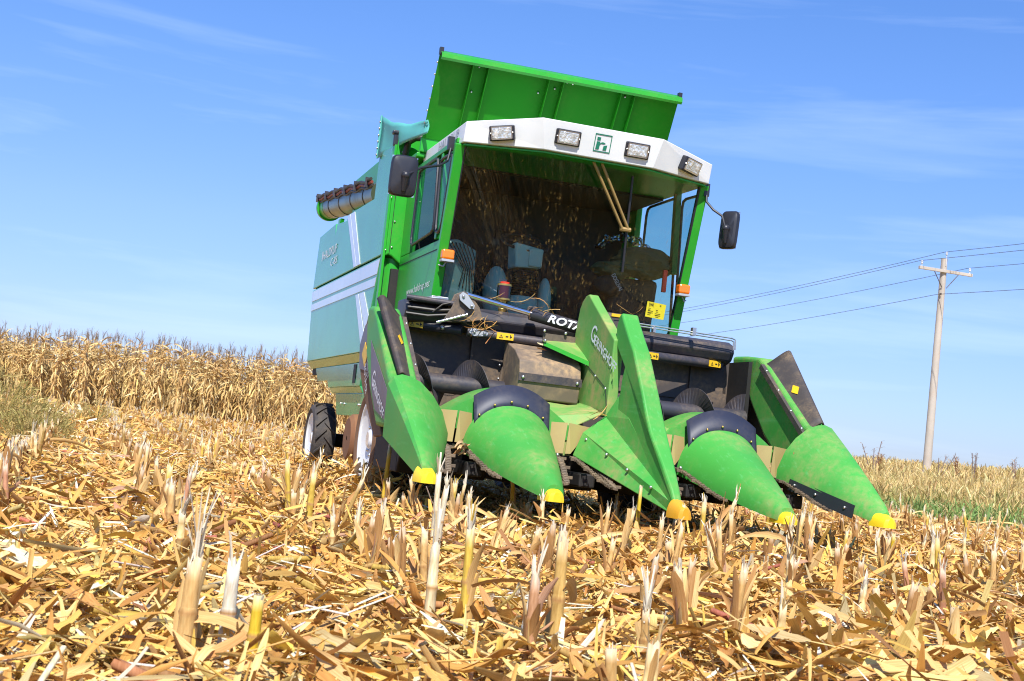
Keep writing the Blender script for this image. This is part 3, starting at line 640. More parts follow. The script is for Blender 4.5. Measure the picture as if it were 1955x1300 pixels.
# -------- outer dividers
for sx in (-1, 1):
    sec = [(-.335, .49), (-.335, .56), (-.285, .69), (-.215, .785), (-.125, .862), (-.05, .890), (0, .897), (.055, .880), (.085, .83), (.080, .50)]
    sec = [(d * (sx), z) for d, z in sec]; xr = 1.505 * sx; rows = []
    nt_ = 14
    for i in range(nt_ + 1):
        t = i / nt_; y = .16 + .86 * t; g = .175 + .825 * t ** .90; row = []
        for d, z in sec:
            zb = .285 + .205 * t; zt = (z - .49) * (.20 + .80 * t ** .86); row.append((xr - .01 * sx + d * g, y, zb + zt))
        rows.append(row)
    q = MB(); q.grid(rows); q.poly(rows[0]); q.poly(rows[-1]); q.grid([[r[0], r[-1]] for r in rows], smooth=False)
    dv = q.build('outer_divider', 'green_nose', CB)
    nose_tip('yellow', dv, xr - .030 * sx, .10, .062, .282, .365)
    if sx > 0:
        q = MB(); a = [Vector(r[0]) + Vector((-.006, 0, 0)) for r in rows[3:13]]; bq = [p + Vector((.012, 0, .055)) for p in a]; aq = [p + Vector((-.004, 0, -.03)) for p in a]
        q.grid([aq, bq], smooth=False); q.build('wear_strip', 'black', dv, solid=.008); rivets(dv, [a[k] + Vector((-.006, 0, .02)) for k in (1, 5, 8)], .010, 'zinc', 'bolt_head')
    # tall end panel behind it
    xo, xi = 1.565 * sx, 1.375 * sx
    prof = [(1.02, .55), (1.02, .86), (1.10, .885), (1.72, 1.30), (1.86, 1.375), (2.06, 1.39), (2.05, 1.24), (1.96, 1.05), (1.70, .80), (1.35, .56)]
    if sx > 0: prof[5:7] = [(2.10, 1.395), (2.32, 1.40), (2.30, 1.31), (2.08, 1.22)]
    q = MB(); q.prism([(xo, y, z) for y, z in prof], (xi - xo, 0, 0))
    ep = q.build('end_panel', 'green_nose', CB, bevel=.03, seg=4)
    # rubber guard standing on the inner edge of the slope
    rows = []
    for k in range(13):
        s = k / 12; y = 1.79 - .69 * s; z = 1.30 - .49 * s; w = 1.0 - .30 * s; row = []
        for j in range(13):
            a = j / 12
            hh = .55 * (3 * a * a - 2 * a ** 3) + .45 * math.sin(a * 1.57) - max(0, a - .78) ** 2 * 5.0; row.append((sx * (1.365 + .205 * w * a ** .9), y - .075 * w * hh, z + .005 + .145 * w * hh))
        rows.append(row)
    q = MB(); q.grid(rows); gd = q.build('rubber_guard', 'rubber', CB, solid=.014)
    q = MB(); q.prism([(sx * 1.350, 1.80, 1.290), (sx * 1.380, 1.80, 1.290), (sx * 1.380, 1.085, .795), (sx * 1.350, 1.085, .795)], (0, -.028, .032)); gr = q.build('guard_rail', 'steel_brown', gd)
    rivets(gd, [(sx * 1.362, 1.765 - .70 * s, 1.318 - .485 * s) for s in (.1, .4, .7, .95)], .010, 'zinc', 'bolt_head')
    q = MB(); cc = Vector(rows[6][6]); dd = (Vector(rows[12][6]) - Vector(rows[0][6])).normalized(); rr = (Vector(rows[6][8]) - Vector(rows[6][5])).normalized(); nn = rr.cross(dd).normalized(); nn = -nn if nn.x * sx > 0 else nn
    q.prism([cc + nn * .010 + dd * .055, cc + nn * .010 + rr * .033, cc + nn * .010 - dd * .055, cc + nn * .010 - rr * .033], nn * .003); q.build('warning_diamond', 'label', gd)
    # slate sticker with the maker's name on the outside
    q = MB(); pts = [(1.80, 1.135), (1.06, .785), (1.045, .60), (1.40, .665), (1.62, .82)]; q.prism([(xo + .002 * sx, y, z) for y, z in pts], (.003 * sx, 0, 0))
    stk = q.build('side_sticker', 'sticker', ep)
    if sx < 0:
        q = MB(); r = Vector((0, -.90, -.435)).normalized(); u = Vector((0, -.435, .90)).normalized(); text(q, 'G', (xo - .004, 1.60, .845), r, u, .105, .085, off=.004, bold=.01); text(q, 'ERINGHOFF', (xo - .004, 1.52, .806), r, u, .062, .47, off=.004, bold=.015); q.build('lettering', 'letter', stk, fix=False)
        q = MB(); q.poly([(xo - .003, 1.74, 1.075), (xo - .003, 1.66, 1.067), (xo - .003, 1.10, .795), (xo - .003, 1.2, .800)]); q.build('sticker_swoosh', 'stripe', stk)
    # shield of the drive behind the end panel
    q = MB(); sh = [(2.12, 1.32), (2.30, 1.27), (2.42, 1.13), (2.31, .95), (2.12, .80), (1.97, .72), (1.74, .594), (1.54, .488), (1.29, .50), (1.45, .62), (1.77, .80), (2.0, 1.1)]; q.prism([(sx * 1.53, y, z) for y, z in sh], (-.03 * sx, 0, 0)); shd = q.build('drive_shield', 'tyre_side', CB, bevel=.008)
    q = MB(); q.prism([(sx * 1.532, y, z) for y, z in [(2.13, 1.29), (2.29, 1.245), (2.395, 1.125), (2.31, .955), (1.97, .93), (2.0, 1.1)]], (.003 * sx, 0, 0)); q.build('side_sticker', 'sticker', shd)
    q = MB(); q.prism([(sx * 1.537, y, z) for y, z in [(2.17, 1.141), (2.245, 1.057), (2.10, .96), (2.03, 1.05)]], (.003 * sx, 0, 0)); q.build('warning_diamond', 'label', shd)
    if sx < 0:
        q = MB(); text(q, 'GERING', (-1.537, 2.03, 1.02), (0, -.62, -.78), (0, -.78, .62), .06, .18, off=.004); text(q, 'ROTA DI', (-1.537, 2.09, .955), (0, -.62, -.78), (0, -.78, .62), .06, .24, off=.004); q.build('lettering', 'letter', shd, fix=False)
# -------- tall centre divider
q = MB()
tip = (0, .02, .262); L1, L2, L3, AP = (-.295, 1.09, .505), (-.235, 1.10, .665), (-.09, 1.10, .785), (-.035, 1.0, .945); F2 = (-.055, .75, .775)
def mr(p): return (-p[0], p[1], p[2])
V = [(-.02, .02, .29), L1, L2, L3, AP, F2]; Wv = [mr(p) for p in V]; lowt = (-.015, .03, .225), (.015, .03, .225)
q.add(V + Wv + list(lowt), [(0, 2, 3, 5), (3, 4, 5), (12, 1, 2, 0), (6, 11, 9, 8), (9, 11, 10), (13, 6, 8, 7), (1, 12, 13, 7), (4, 3, 2, 1, 7, 8, 9, 10), (0, 5, 4, 10, 11, 6), (0, 6, 13, 12)])
cdv = q.build('centre_divider', 'green_nose', CB, bevel=.008)
nose_tip('ochre', cdv, .0, -.10, .058, .225, .315, .14)
rivets(cdv, [Vector(L2) * (1 - s) + Vector((-.02, .02, .29)) * s + Vector((-.008, -.008, .004 - .03 * (1 - s))) for s in (.06, .30, .53, .78)], .011, 'zinc', 'bolt_head')
def fin(name, prof, xl, xr_, mat, bev=.012, taper=None):
    q = MB(); n = len(prof); k = [1.0 if taper is None else taper(y) for y, z in prof]
    v = [(xl * k[i], y, z) for i, (y, z) in enumerate(prof)] + [(xr_ * k[i], y, z) for i, (y, z) in enumerate(prof)]
    q.add(v, [list(range(n)), list(range(n, 2 * n))[::-1]] + [[i, (i + 1) % n, n + (i + 1) % n, n + i] for i in range(n)])
    return q.build(name, mat, cdv, bevel=bev, seg=3)
ff = fin('front_fin', [(.02, .245), (-.01, .29), (.06, .38), (.20, .525), (.385, .70), (.47, .80), (.58, .95), (.79, 1.215), (.90, 1.315), (1.02, 1.43), (1.06, 1.478), (1.10, 1.465), (1.135, 1.385), (1.115, 1.267), (.92, 1.108), (.946, 1.03), (.97, .80), (.97, .50)], -.06, .06, 'green_nose', .016, lambda y: .45 + .55 * min(1, max(0, y / .40)))
rfn = fin('rear_fin', [(1.10, .775), (1.085, 1.297), (1.38, 1.47), (1.62, 1.612), (1.668, 1.643), (1.73, 1.635), (1.79, 1.60), (1.832, 1.55), (1.905, 1.29), (1.775, .865), (1.51, .80)], -.085, -.012, 'green_dusty', .010)
q = MB(); r = Vector((0, -.904, -.427)); u = Vector((0, -.427, .904)); text(q, 'G', (-.086, 1.545, 1.325), r, u, .115, .10, off=.004, bold=.01); text(q, 'ERINGHOFF', (-.086, 1.455, 1.282), r, u, .066, .50, off=.004, bold=.015); q.build('lettering', 'letter', rfn, fix=False)
q = MB(); q.tube([(-.0865, 1.63, 1.165), (-.0865, 1.15, .972), (-.0865, 1.10, .85)], .0025, 4); q.build('seam', 'ink', rfn); rivets(rfn, [(-.088, 1.58, 1.141), (-.088, 1.365, 1.057), (-.088, 1.149, .969)], .010, 'zinc', 'bolt_head')
q = MB(); q.poly([(-.30, 1.12, .69), (-.10, 1.12, .80), (-.08, 1.5, .86), (-.085, 1.75, .88), (-.40, 1.7, .88), (-.47, 1.18, .74)]); q.poly([(-.47, 1.18, .74), (-.30, 1.12, .69), (-.30, 1.12, .5), (-.47, 1.18, .5)]); q.build('deck_cover', 'green_dusty', CB, solid=.006)
q = MB(); q.poly([(.30, 1.12, .69), (.10, 1.12, .80), (.08, 1.75, .88), (.40, 1.7, .88), (.47, 1.18, .74)]); q.build('deck_cover', 'green_dusty', CB, solid=.006)
# bracket plate with dusty top
q = MB(); q.prism([(-.405, 1.60, 1.262), (-.09, 1.52, 1.158), (-.075, 1.86, 1.305), (-.33, 1.86, 1.292)], (0, 0, -.004), 0); q.prism([(-.405, 1.597, 1.264), (-.090, 1.517, 1.160), (-.090, 1.517, 1.128), (-.405, 1.597, 1.236)], (0, -.004, 0), 1); q.build('bracket_plate', ['green_dusty', 'green'], CB)
q = MB(); q.box((-.33, 1.86, 1.27), (-.06, 1.875, 1.345)); ai = q.build('angle_iron', 'steel_brown', CB); rivets(ai, [(-.33, 1.84, 1.36), (-.17, 1.84, 1.36), (-.40, 1.585, 1.27)], .012, 'zinc', 'bolt_head')
# -------- row gaps: gusset plates, chains, gear units
for xr in (-1.12, -.372, .372, 1.12):
    q = MB(); q.prism([(xr - .20, 1.17, .705), (xr + .022, 1.08, .714), (xr + .010, 1.08, .512), (xr - .20, 1.17, .51)], (0, .006, 0)); q.build('gusset_plate', 'olive', CB)
    q = MB(); q.prism([(xr + .036, 1.08, .714), (xr + .22, 1.16, .700), (xr + .13, 1.13, .59), (xr + .062, 1.08, .515), (xr + .024, 1.08, .512)], (0, .006, 0)); q.build('gusset_plate', 'olive', CB)
    q = MB(); q.box((xr - .17, .86, .31), (xr - .06, 1.9, .40)); q.box((xr + .06, .86, .31), (xr + .17, 1.9, .40)); q.box((xr - .3, 1.25, .28), (xr + .3, 2.0, .50)); q.prism([(xr - .3, 1.25, .28), (xr - .3, 1.25, .5), (xr - .3, 1.1, .5)], (.6, 0, 0)); q.build('row_unit', 'dark', CB, bevel=.012)
    for sd in (-1, 1):
        P = [Vector((xr + sd * .055, 1.04, .495)), Vector((xr + sd * .06, .92, .475)), Vector((xr + sd * .085, .78, .43)), Vector((xr + sd * .12, .62, .372)), Vector((xr + sd * .145, .50, .335)), Vector((xr + sd * .175, .50, .330)), Vector((xr + sd * .185, .66, .37)), Vector((xr + sd * .18, .95, .45))]
        q = MB(); seg = [(P[i], P[i + 1]) for i in range(len(P) - 1)]; s = 0.0; pts = []
        for a, c in seg:
            n = max(1, int((c - a).length / .026))
            for k in range(n): pts.append((a.lerp(c, (k + .5) / n), (c - a).normalized()))
        for i, (p, d) in enumerate(pts):
            sd_ = d.cross(UP).normalized(); w = .017 if i % 2 else .011
            for o_ in (-w, w): q.obox(p + sd_ * o_, d, sd_, UP, .0135, .0022, .0075)
            q.tube([p - sd_ * .016, p + sd_ * .016], .008, 6)
            if i % 6 == 3: q.obox(p + sd_ * (.024 * sd) + UP * .004, d, sd_, UP, .005, .020, .008)
        q.build('gathering_chain', 'chain', CB)
# -------- trough: auger, back wall, tubes
q = MB(); q.box((-1.33, 1.72, .64), (1.33, 2.26, .68)); q.box((-1.33, 2.26, .64), (1.33, 2.29, 1.34)); q.box((-.75, 2.22, .70), (-.735, 2.26, 1.32)); q.box((.62, 2.235, .70), (.64, 2.26, 1.32)); q.box((1.0, 2.235, .70), (1.02, 2.26, 1.32)); q.box((.3, 2.245, 1.02), (1.22, 2.26, 1.035))
q.prism([(-.55, 2.255, .70), (-.40, 2.255, .70), (-.40, 2.255, 1.22), (-.48, 2.255, 1.22)], (0, -.02, 0)); q.build('back_wall', 'steel_brown', CB)
for x_ in (-1.36, 1.33): q = MB(); q.box((x_, 1.93, .62), (x_ + .03, 2.3, 1.34)); q.build('trough_side', 'dark', CB)
def auger(x0, x1, ph):
    q = MB(); q.tube([(x0, 1.92, .905), (x1, 1.92, .905)], .066, 24); a = q.build('cross_auger', 'steel', CB)
    n = 96; rows = []; pitch = .42
    for i in range(n + 1):
        x = x0 + (x1 - x0) * i / n; t = 2 * math.pi * (x - x0) / pitch + ph
        rows.append([(x + dx, 1.92 + r * math.cos(t), .905 + r * math.sin(t)) for r, dx in ((.06, 0), (.19, 0))])
    q = MB(); q.grid(rows, smooth=False); q.build('auger_flight', 'steel', a, solid=.005)
auger(-1.32, -.42, .4); auger(.10, 1.32, 2.2)
def bar(pts, r, mat, nm, parent=CB, n=14): q = MB(); q.tube(pts, r, n); return q.build(nm, mat, parent)
def wlabel(parent, x, y, z, right, w=.105, h=.048):
    r = Vector(right).normalized(); u = UP; n = Vector((0, -1, 0)); c = Vector((x, y, z)); q = MB(); q.obox(c, r, u, n, w / 2, h / 2, .0035); lb = q.build('warning_label', 'label', parent)
    q = MB(); f = n * .006
    def tri(k): return [c + f + r * (-.25 * w + a * .30 * h * k) + u * (b_ * .30 * h * k - .04 * h) for a, b_ in ((-1, -.8), (1, -.8), (0, 1))]
    o_, i_ = tri(1.0), tri(.72)
    for k in range(3): q.poly([o_[k], o_[(k + 1) % 3], i_[(k + 1) % 3], i_[k]])
    q.obox(c + f + r * (-.25 * w), r, u, n, .0016, .006, .0003); q.obox(c + f + r * (.10 * w), r, u, n, .010, .004, .0003); q.obox(c + f + r * (.30 * w), r, u, n, .003, .013, .0003); q.obox(c + f + r * (.36 * w), r, u, n, .005, .004, .0003); q.build('pictogram', 'ink', lb)
lbm = bar([(-1.33, 2.22, 1.318), (-.88, 2.05, 1.300)], .036, 'steel', 'cross_tube'); lbm2 = bar([(-.86, 1.97, 1.290), (-.36, 1.90, 1.282), (-.10, 1.88, 1.280)], .033, 'steel', 'cross_tube'); rbm = bar([(.30, 1.86, 1.278), (.60, 1.97, 1.290), (1.21, 2.17, 1.306)], .036, 'steel', 'cross_tube')
wlabel(lbm, -1.20, 2.13, 1.312, (1, -.38, -.03)); wlabel(lbm2, -.60, 1.894, 1.287, (1, -.14, 0), .12); wlabel(rbm, .545, 1.913, 1.288, (1, .33, 0)); wlabel(rbm, 1.135, 2.107, 1.304, (1, .33, 0), .12)
rivets(lbm, [(-1.02, 2.06, 1.305)], .02, 'zinc', 'bolt_head'); q = MB(); q.prism([(-.845, 1.925, 1.315), (-.86, 1.92, 1.285), (-.83, 1.915, 1.262), (-.73, 1.905, 1.272), (-.725, 1.905, 1.295), (-.80, 1.915, 1.318)], (0, -.012, 0), 1); cl = q.build('clamp', ['zinc', 'letter_dim'], CB); rivets(cl, [(-.825, 1.90, 1.29), (-.75, 1.888, 1.285)], .010, 'zinc', 'bolt_head')
# frame beam above, with its rounded lips
for x0, x1 in ((-1.30, -.02), (.36, 1.27)):
    q = MB(); q.prism([(x0, 2.10, 1.335), (x0, 2.06, 1.40), (x0, 2.08, 1.455), (x0, 2.16, 1.485), (x0, 2.36, 1.485), (x0, 2.36, 1.30), (x0, 2.2, 1.30)], (x1 - x0, 0, 0)); q.build('frame_beam', 'steel', CB, bevel=.012)
q = MB(); q.tube([(-1.31, 2.02, 1.485), (-.93, 1.98, 1.475)], .022, 10); q.box((-.97, 2.0, 1.39), (-.86, 2.06, 1.455)); q.box((-1.28, 2.00, 1.462), (-.95, 2.3, 1.478)); q.build('edge_lip', 'steel', CB, bevel=.006)
q = MB(); q.box((.17, 2.05, 1.44), (.40, 2.30, 1.58)); pj = q.build('gearbox', 'steel_brown', CB, bevel=.03); q = MB(); q.box((.24, 2.042, 1.55), (.36, 2.049, 1.572)); q.build('warning_label', 'label', pj)
q = MB()
for dz in (0, -.018): q.tube([(.40, 2.02, 1.522 + dz), (1.20, 2.00, 1.505 + dz)], .0055, 6)
q.tube([(1.20, 2.00, 1.506), (1.235, 2.0, 1.495), (1.24, 2.0, 1.42)], .0055, 6); q.tube([(1.20, 2.00, 1.488), (1.222, 2.0, 1.48), (1.226, 2.0, 1.42)], .0055, 6); q.box((.875, 1.99, 1.485), (.905, 2.03, 1.545)); q.box((.56, 1.99, 1.47), (.58, 2.03, 1.51)); q.build('wire_guard', 'zinc', CB)
# lever plates, ram
for y0 in (1.94, 2.05):
    q = MB(); q.prism([(-1.055, y0, 1.345), (-1.0, y0, 1.45), (-.965, y0, 1.55), (-.925, y0, 1.57), (-.88, y0, 1.555), (-.80, y0, 1.47), (-.765, y0, 1.385), (-.86, y0, 1.36), (-.93, y0, 1.35)], (0, -.014, 0)); lv = q.build('lever_plate', 'steel_brown', CB, bevel=.004)
q = MB(); q.prism([(-.955, 1.905, 1.50), (-.965, 1.905, 1.535), (-.94, 1.905, 1.56), (-.905, 1.905, 1.545), (-.845, 1.905, 1.475), (-.85, 1.905, 1.450), (-.88, 1.905, 1.448)], (0, -.012, 0)); q.build('link_plate', 'letter_dim', lv); rivets(lv, [(-.935, 1.89, 1.528), (-.868, 1.89, 1.468)], .012, 'zinc', 'bolt_head')
bar([(-.90, 1.93, 1.548), (-.40, 1.93, 1.473)], .021, 'chrome', 'ram_rod')
rm = bar([(-.42, 1.93, 1.476), (-.38, 1.93, 1.470), (.08, 1.93, 1.402)], .047, 'steel', 'ram_cylinder', n=24)
q = MB(); text(q, 'ROTA DISC', (-.305, 1.880, 1.432), (.99, 0, -.146), (.146, 0, .99), .055, .52, off=.003, bold=.03, shear=.25); q.build('lettering', 'letter', rm, fix=False)
q = MB(); q.prism([(-.45, 1.95, 1.47), (-.43, 1.95, 1.53), (-.37, 1.95, 1.535), (-.34, 1.95, 1.48)], (0, .03, 0)); q.build('ram_lug', 'steel_brown', rm, bevel=.006)
bar([(-1.10, 1.93, 1.325), (-.89, 1.90, 1.405)], .011, 'chrome', 'gas_strut')
q = MB(); q.tube([(-1.29, 2.05, 1.42), (-1.1, 2.0, 1.415), (-.98, 1.99, 1.43)], .012, 8); q.tube([(-1.30, 2.04, 1.375), (-1.15, 2.0, 1.37), (-.97, 1.97, 1.40)], .010, 8); q.tube([(-1.12, 1.99, 1.40), (-1.06, 1.97, 1.46), (-1.0, 1.97, 1.48)], .006, 8); q.tube([(-.90, 1.97, 1.36), (-.88, 1.94, 1.43)], .03, 12, 1); q.build('hydraulic_line', ['hose', 'steel'], CB)
q = MB(); q.box((-1.08, 2.25, 1.50), (-.95, 2.32, 1.545)); q.tube([(-1.12, 2.26, 1.51), (-1.02, 2.25, 1.53)], .02, 8); q.build('quick_coupler', 'zinc', CB, bevel=.01)
# amber sight cup standing on the beam
q = MB(); q.tube([(-.55, 2.22, 1.47), (-.55, 2.22, 1.51), (-.55, 2.22, 1.545), (-.55, 2.22, 1.575)], [.02, .032, .022, .028], 14); sc2 = q.build('sight_cup', 'brass', CB)
q = MB(); q.tube([(-.55, 2.22, 1.585), (-.55, 2.22, 1.685)], .052, 24); q.build('cup_glass', 'cupglass', sc2)
q = MB(); q.tube([(-.55, 2.22, 1.575), (-.55, 2.22, 1.588)], .054, 24); q.tube([(-.55, 2.22, 1.68), (-.55, 2.22, 1.694)], .054, 24); q.build('cup_ring', 'brass', sc2)
q = MB(); q.tube([(-.55, 2.22, 1.694), (-.55, 2.22, 1.71)], .035, 16); q.tube([(-.55, 2.22, 1.588), (-.55, 2.22, 1.68)], .032, 16); q.build('cup_cap', 'redplastic', sc2)
# gear housing between the two halves
q = MB(); q.prism([(-.57, 1.98, 1.268), (-.57, 1.72, 1.195), (-.57, 1.58, 1.118), (-.57, 1.555, 1.03), (-.57, 1.555, .985), (-.57, 1.58, .86), (-.57, 1.98, .80)], (.45, 0, 0)); gh = q.build('gear_housing', 'housing', CB, bevel=.008)
q = MB(); q.box((-.575, 1.545, .975), (-.115, 1.553, 1.03)); q.build('flange_strip', 'steel', gh); rivets(gh, [(-.545, 1.54, 1.0), (-.15, 1.54, 1.0)], .013, 'zinc', 'bolt_head')
rivets(CB, [(-.46, 2.23, z) for z in (1.05, 1.02, .95, 1.18)] + [(-.52, 2.23, z) for z in (.9, 1.0, 1.1)], .010, 'zinc', 'bolt_head')
# straw caught on the machine belongs to the straw, see below
# ---------------------------------------------------------------- wheels
def wheel(x, y, r, w, rr, sx, lugs, nm, side):
    """outer face at x; sx = outward direction"""
    ax = Vector((sx, 0, 0)); c = Vector((x, y, r))
    q = MB(); q.lathe([(rr * .26, -.06), (rr * .26, -.03), (rr * .20, -.012), (.001, -.012)], c, ax, 24); wh = q.build(nm, 'stripe', CB)
    rivets(wh, [c + ax * -.043 + Vector((0, math.cos(a), math.sin(a))) * rr * .42 for a in np.linspace(0, 2 * math.pi, 9)[:-1]], .014, 'zinc', 'wheel_nut')
    q = MB(); q.lathe([(rr * 1.05, -.012), (rr * 1.05, .004), (rr * .98, .002), (rr * .95, -.012), (rr * .60, -.036), (rr * .30, -.052), (rr * .05, -.052)], c, ax, 48); q.build('rim', 'white', wh)
    k = w; q = MB()
    q.lathe([(rr * 1.02, -.004), (rr * 1.12, .012), (r * .80, .02), (r * .90, .004), (r * .935, -.02)], c, ax, 56, 1)
    q.lathe([(r * .935, -.02), (r * .95, -w * .3), (r * .955, -w * .5), (r * .95, -w * .7), (r * .935, -w + .02), (r * .9, -w - .004), (r * .8, -w - .02), (rr * 1.1, -w - .01), (rr * .9, -w + .02), (rr * .9, -.03), (rr * 1.02, -.004)], c, ax, 56, 0)
    for i in range(lugs):
        for sd in (0, 1):
            a0 = 2 * math.pi * (i + .5 * sd) / lugs; pts = []
            for s in np.linspace(0, 1, 5):
                h = -.005 - (w * .54) * s if sd == 0 else -w + .005 + (w * .54) * s
                a = a0 + s * .30 * (1 if True else -1); pts.append((h, a))
            v = []; f = []
            for h, a in pts:
                for da, rad in ((-.035, r * .94), (-.026, r * 1.0), (.026, r * 1.0), (.035, r * .94)):
                    v.append(c + ax * h + Vector((0, math.cos(-(a + da)), math.sin(-(a + da)))) * rad)
            for j in range(4):
                for m_ in range(3): f.append((j * 4 + m_, j * 4 + m_ + 1, (j + 1) * 4 + m_ + 1, (j + 1) * 4 + m_))
            f.append((0, 1, 2, 3)); f.append((16, 17, 18, 19)); q.add(v, f, 0)
    q.build('tyre', ['tyre', side], wh)
for sx in (-1, 1):
    wheel(1.25 * sx, 3.24, .455, .40, .295, sx, 20, 'front_wheel', 'tyre_side')
    wheel(1.15 * sx, 6.80, .375, .20, .245, sx, 16, 'rear_wheel', 'tyre')
for y_, z_, r_ in ((6.8, .375, .07), (3.24, .455, .10)): q = MB(); q.tube([(-1.0, y_, z_), (1.0, y_, z_)], r_, 12); q.build('axle', 'dark', CB)
q = MB(); q.box((-.82, 3.5, .30), (.82, 6.3, .79)); q.build('belly_pan', 'dark', CB, bevel=.03)
q = MB(); q.lathe([(.02, 0), (.18, 0), (.215, -.03), (.225, -.10), (.215, -.25), (.0, -.25)], (-1.14, 4.70, .43), (-1, 0, 0), 36); q.build('drive_drum', 'rust', CB)
# ================================================================== ground
EDGE_X = 9.3
def H(x, y):
    x = np.asarray(x, float); y = np.asarray(y, float)
    left = .0055 * np.clip(y - 10, 0, 45) * np.clip((6 - x) / 6, 0, 1)
    u = np.clip(x - EDGE_X, 0, None)
    hill = np.where(u < 36, .046 * u, .046 * 36 + .15 * (1 - np.exp(-(u - 36) / 20.)) - .010 * np.clip(u - 60, 0, None))
    fade = np.clip((y + 40) / 40, 0, 1)
    bumps = .025 * np.sin(x * 1.1 + .7 * np.sin(y * .8)) * np.sin(y * .9 + .5) * np.clip((np.hypot(x, y) - 3) / 3, 0, 1)
    row = .018 * np.cos(x * 2 * np.pi / .745) * (x < EDGE_X)
    return left + hill * (.4 + .6 * fade) + bumps + row
def axis(lo, hi, fine_lo, fine_hi, step):
    a = list(np.arange(fine_lo, fine_hi + 1e-6, step)); d = step; v = fine_lo
    while v > lo: d *= 1.25; v -= d; a.insert(0, v)
    d = step; v = fine_hi
    while v < hi: d *= 1.25; v += d; a.append(v)
    return np.array(a)
def sheet(name, xs, ys, mat, dz=0.0):
    X, Y = np.meshgrid(xs, ys, indexing='ij'); Z = H(X, Y) + dz; n, k = X.shape
    V = np.stack([X, Y, Z], -1).reshape(-1, 3); i = np.arange(n * k).reshape(n, k)
    F = np.stack([i[:-1, :-1], i[1:, :-1], i[1:, 1:], i[:-1, 1:]], -1).reshape(-1, 4)
    o = bpy.data.objects.new(name, raw_mesh(name, V, [F], mat, smooth=True)); COL.objects.link(o); o['kind'] = 'structure'
    return o
sheet('ground', axis(-1500, 1500, -9, 12, .16), axis(-900, 1600, -7, 16, .16), 'soil')
xs = axis(EDGE_X + .4, 140, EDGE_X + .4, 46, .8); sheet('grass_field', xs[xs > EDGE_X], axis(-60, 190, -20, 90, 1.0), 'grass_ground', .02)

# ================================================================== straw strips
def strips(n, pos, head, pitch, roll, L, Wd, bend, twist, nseg, fold=.15, taper=.6, tint=None, tip=0.0):
    """n curved leaf blades; pos = middle of each; returns V,F,T"""
    s = np.linspace(-.5, .5, nseg + 1)[None, :]
    ang = pitch[:, None] + bend[:, None] * s
    ds = L[:, None] / nseg
    ca, sa = np.cos(ang), np.sin(ang)
    hx = np.cumsum(ca * ds, 1); hz = np.cumsum(sa * ds, 1); hx -= hx.mean(1, keepdims=True); hz -= hz.mean(1, keepdims=True)
    ch, sh = np.cos(head)[:, None], np.sin(head)[:, None]
    P = np.stack([pos[:, None, 0] + hx * ch, pos[:, None, 1] + hx * sh, pos[:, None, 2] + hz], -1)
    Tn = np.stack([ca * ch, ca * sh, sa], -1); Sd = np.stack([-sh + 0 * ca, ch + 0 * ca, 0 * ca], -1); Nn = np.cross(Tn, Sd)
    rl = (roll[:, None] + twist[:, None] * s)[..., None]
    A = np.cos(rl) * Sd + np.sin(rl) * Nn; B = -np.sin(rl) * Sd + np.cos(rl) * Nn
    lo = np.where(rng.random((n, 1)) < .35, rng.uniform(.25, .8, (n, 1)), .03)
    w = Wd[:, None] * .5 * np.clip(np.maximum(np.cos(s * np.pi * .96), lo), .02, 1) ** taper
    w = (w * (1 + rng.normal(0, .13, (n, nseg + 1))))[..., None]
    if fold is None:
        V = np.stack([P - A * w, P + A * w], 2); k = 2
    else:
        V = np.stack([P - A * w, P - B * w * fold * 2, P + A * w], 2); k = 3
    V = V.reshape(-1, 3); base = np.arange(n)[:, None, None] * ((nseg + 1) * k)
    i = np.arange(nseg)[None, :, None] * k; j = np.arange(k - 1)[None, None, :]
    a = base + i + j; F = np.stack([a, a + 1, a + k + 1, a + k], -1).reshape(-1, 4)
    T = np.repeat(tint, (nseg + 1) * k, 0) if tint is not None else None
    ac = np.tile(np.linspace(-1, 1, k)[None, None, :], (n, nseg + 1, 1)) + rng.random((n, 1, 1)) * 80; al = np.tile((s[0] * 1.0)[None, :, None], (n, 1, k)) * (L[:, None, None] * 12) ; idd = np.tile(rng.random((n, 1, 1)) * 50, (1, nseg + 1, k))
    BL[id(V)] = np.stack([ac, al, idd], -1).reshape(-1, 3); KEEP.append(V)
    return V, F, T
BL, KEEP = {}, []
def pal(n, cols, wts, jit=.14):
    c = np.array(cols)[rng.choice(len(cols), n, p=np.array(wts) / sum(wts))]
    return np.clip(c * (1 + rng.normal(0, jit, (n, 1))) * (1 + rng.normal(0, .04, (n, 3))), .01, .92)
STRAW = [(.81, .49, .135), (.70, .395, .10), (.55, .29, .075), (.87, .64, .25), (.76, .43, .155), (.84, .57, .12), (.37, .19, .065), (.90, .83, .63), (.65, .33, .17), (.57, .46, .22), (.83, .57, .24)]
STW = [22, 20, 12, 14, 10, 5, 5, 5, 1, 3, 12]
def merge(parts):
    V, F, T, B, o = [], [], [], [], 0
    for v, f, t in parts: V.append(v); F.append(f + o); T.append(t); B.append(BL.get(id(v), np.asarray(v) * 30.0)); o += len(v)
    V = np.concatenate(V); BL[id(V)] = np.concatenate(B); KEEP.append(V)
    return V, np.concatenate(F), np.concatenate(T)
CH = math.atan2(CAM_R[2][1], CAM_R[2][0])
def polar(n, r0, r1, half, pw=0.0):
    u = rng.random(n); r = np.sqrt(r0 * r0 + u * (r1 * r1 - r0 * r0)); a = CH + rng.uniform(-half, half, n)
    return np.stack([CAM_P[0] + r * np.cos(a), CAM_P[1] + r * np.sin(a)], -1)
def field_ok(p, right=EDGE_X): return p[:, 0] < right + .5 * np.sin(p[:, 1] * .9)
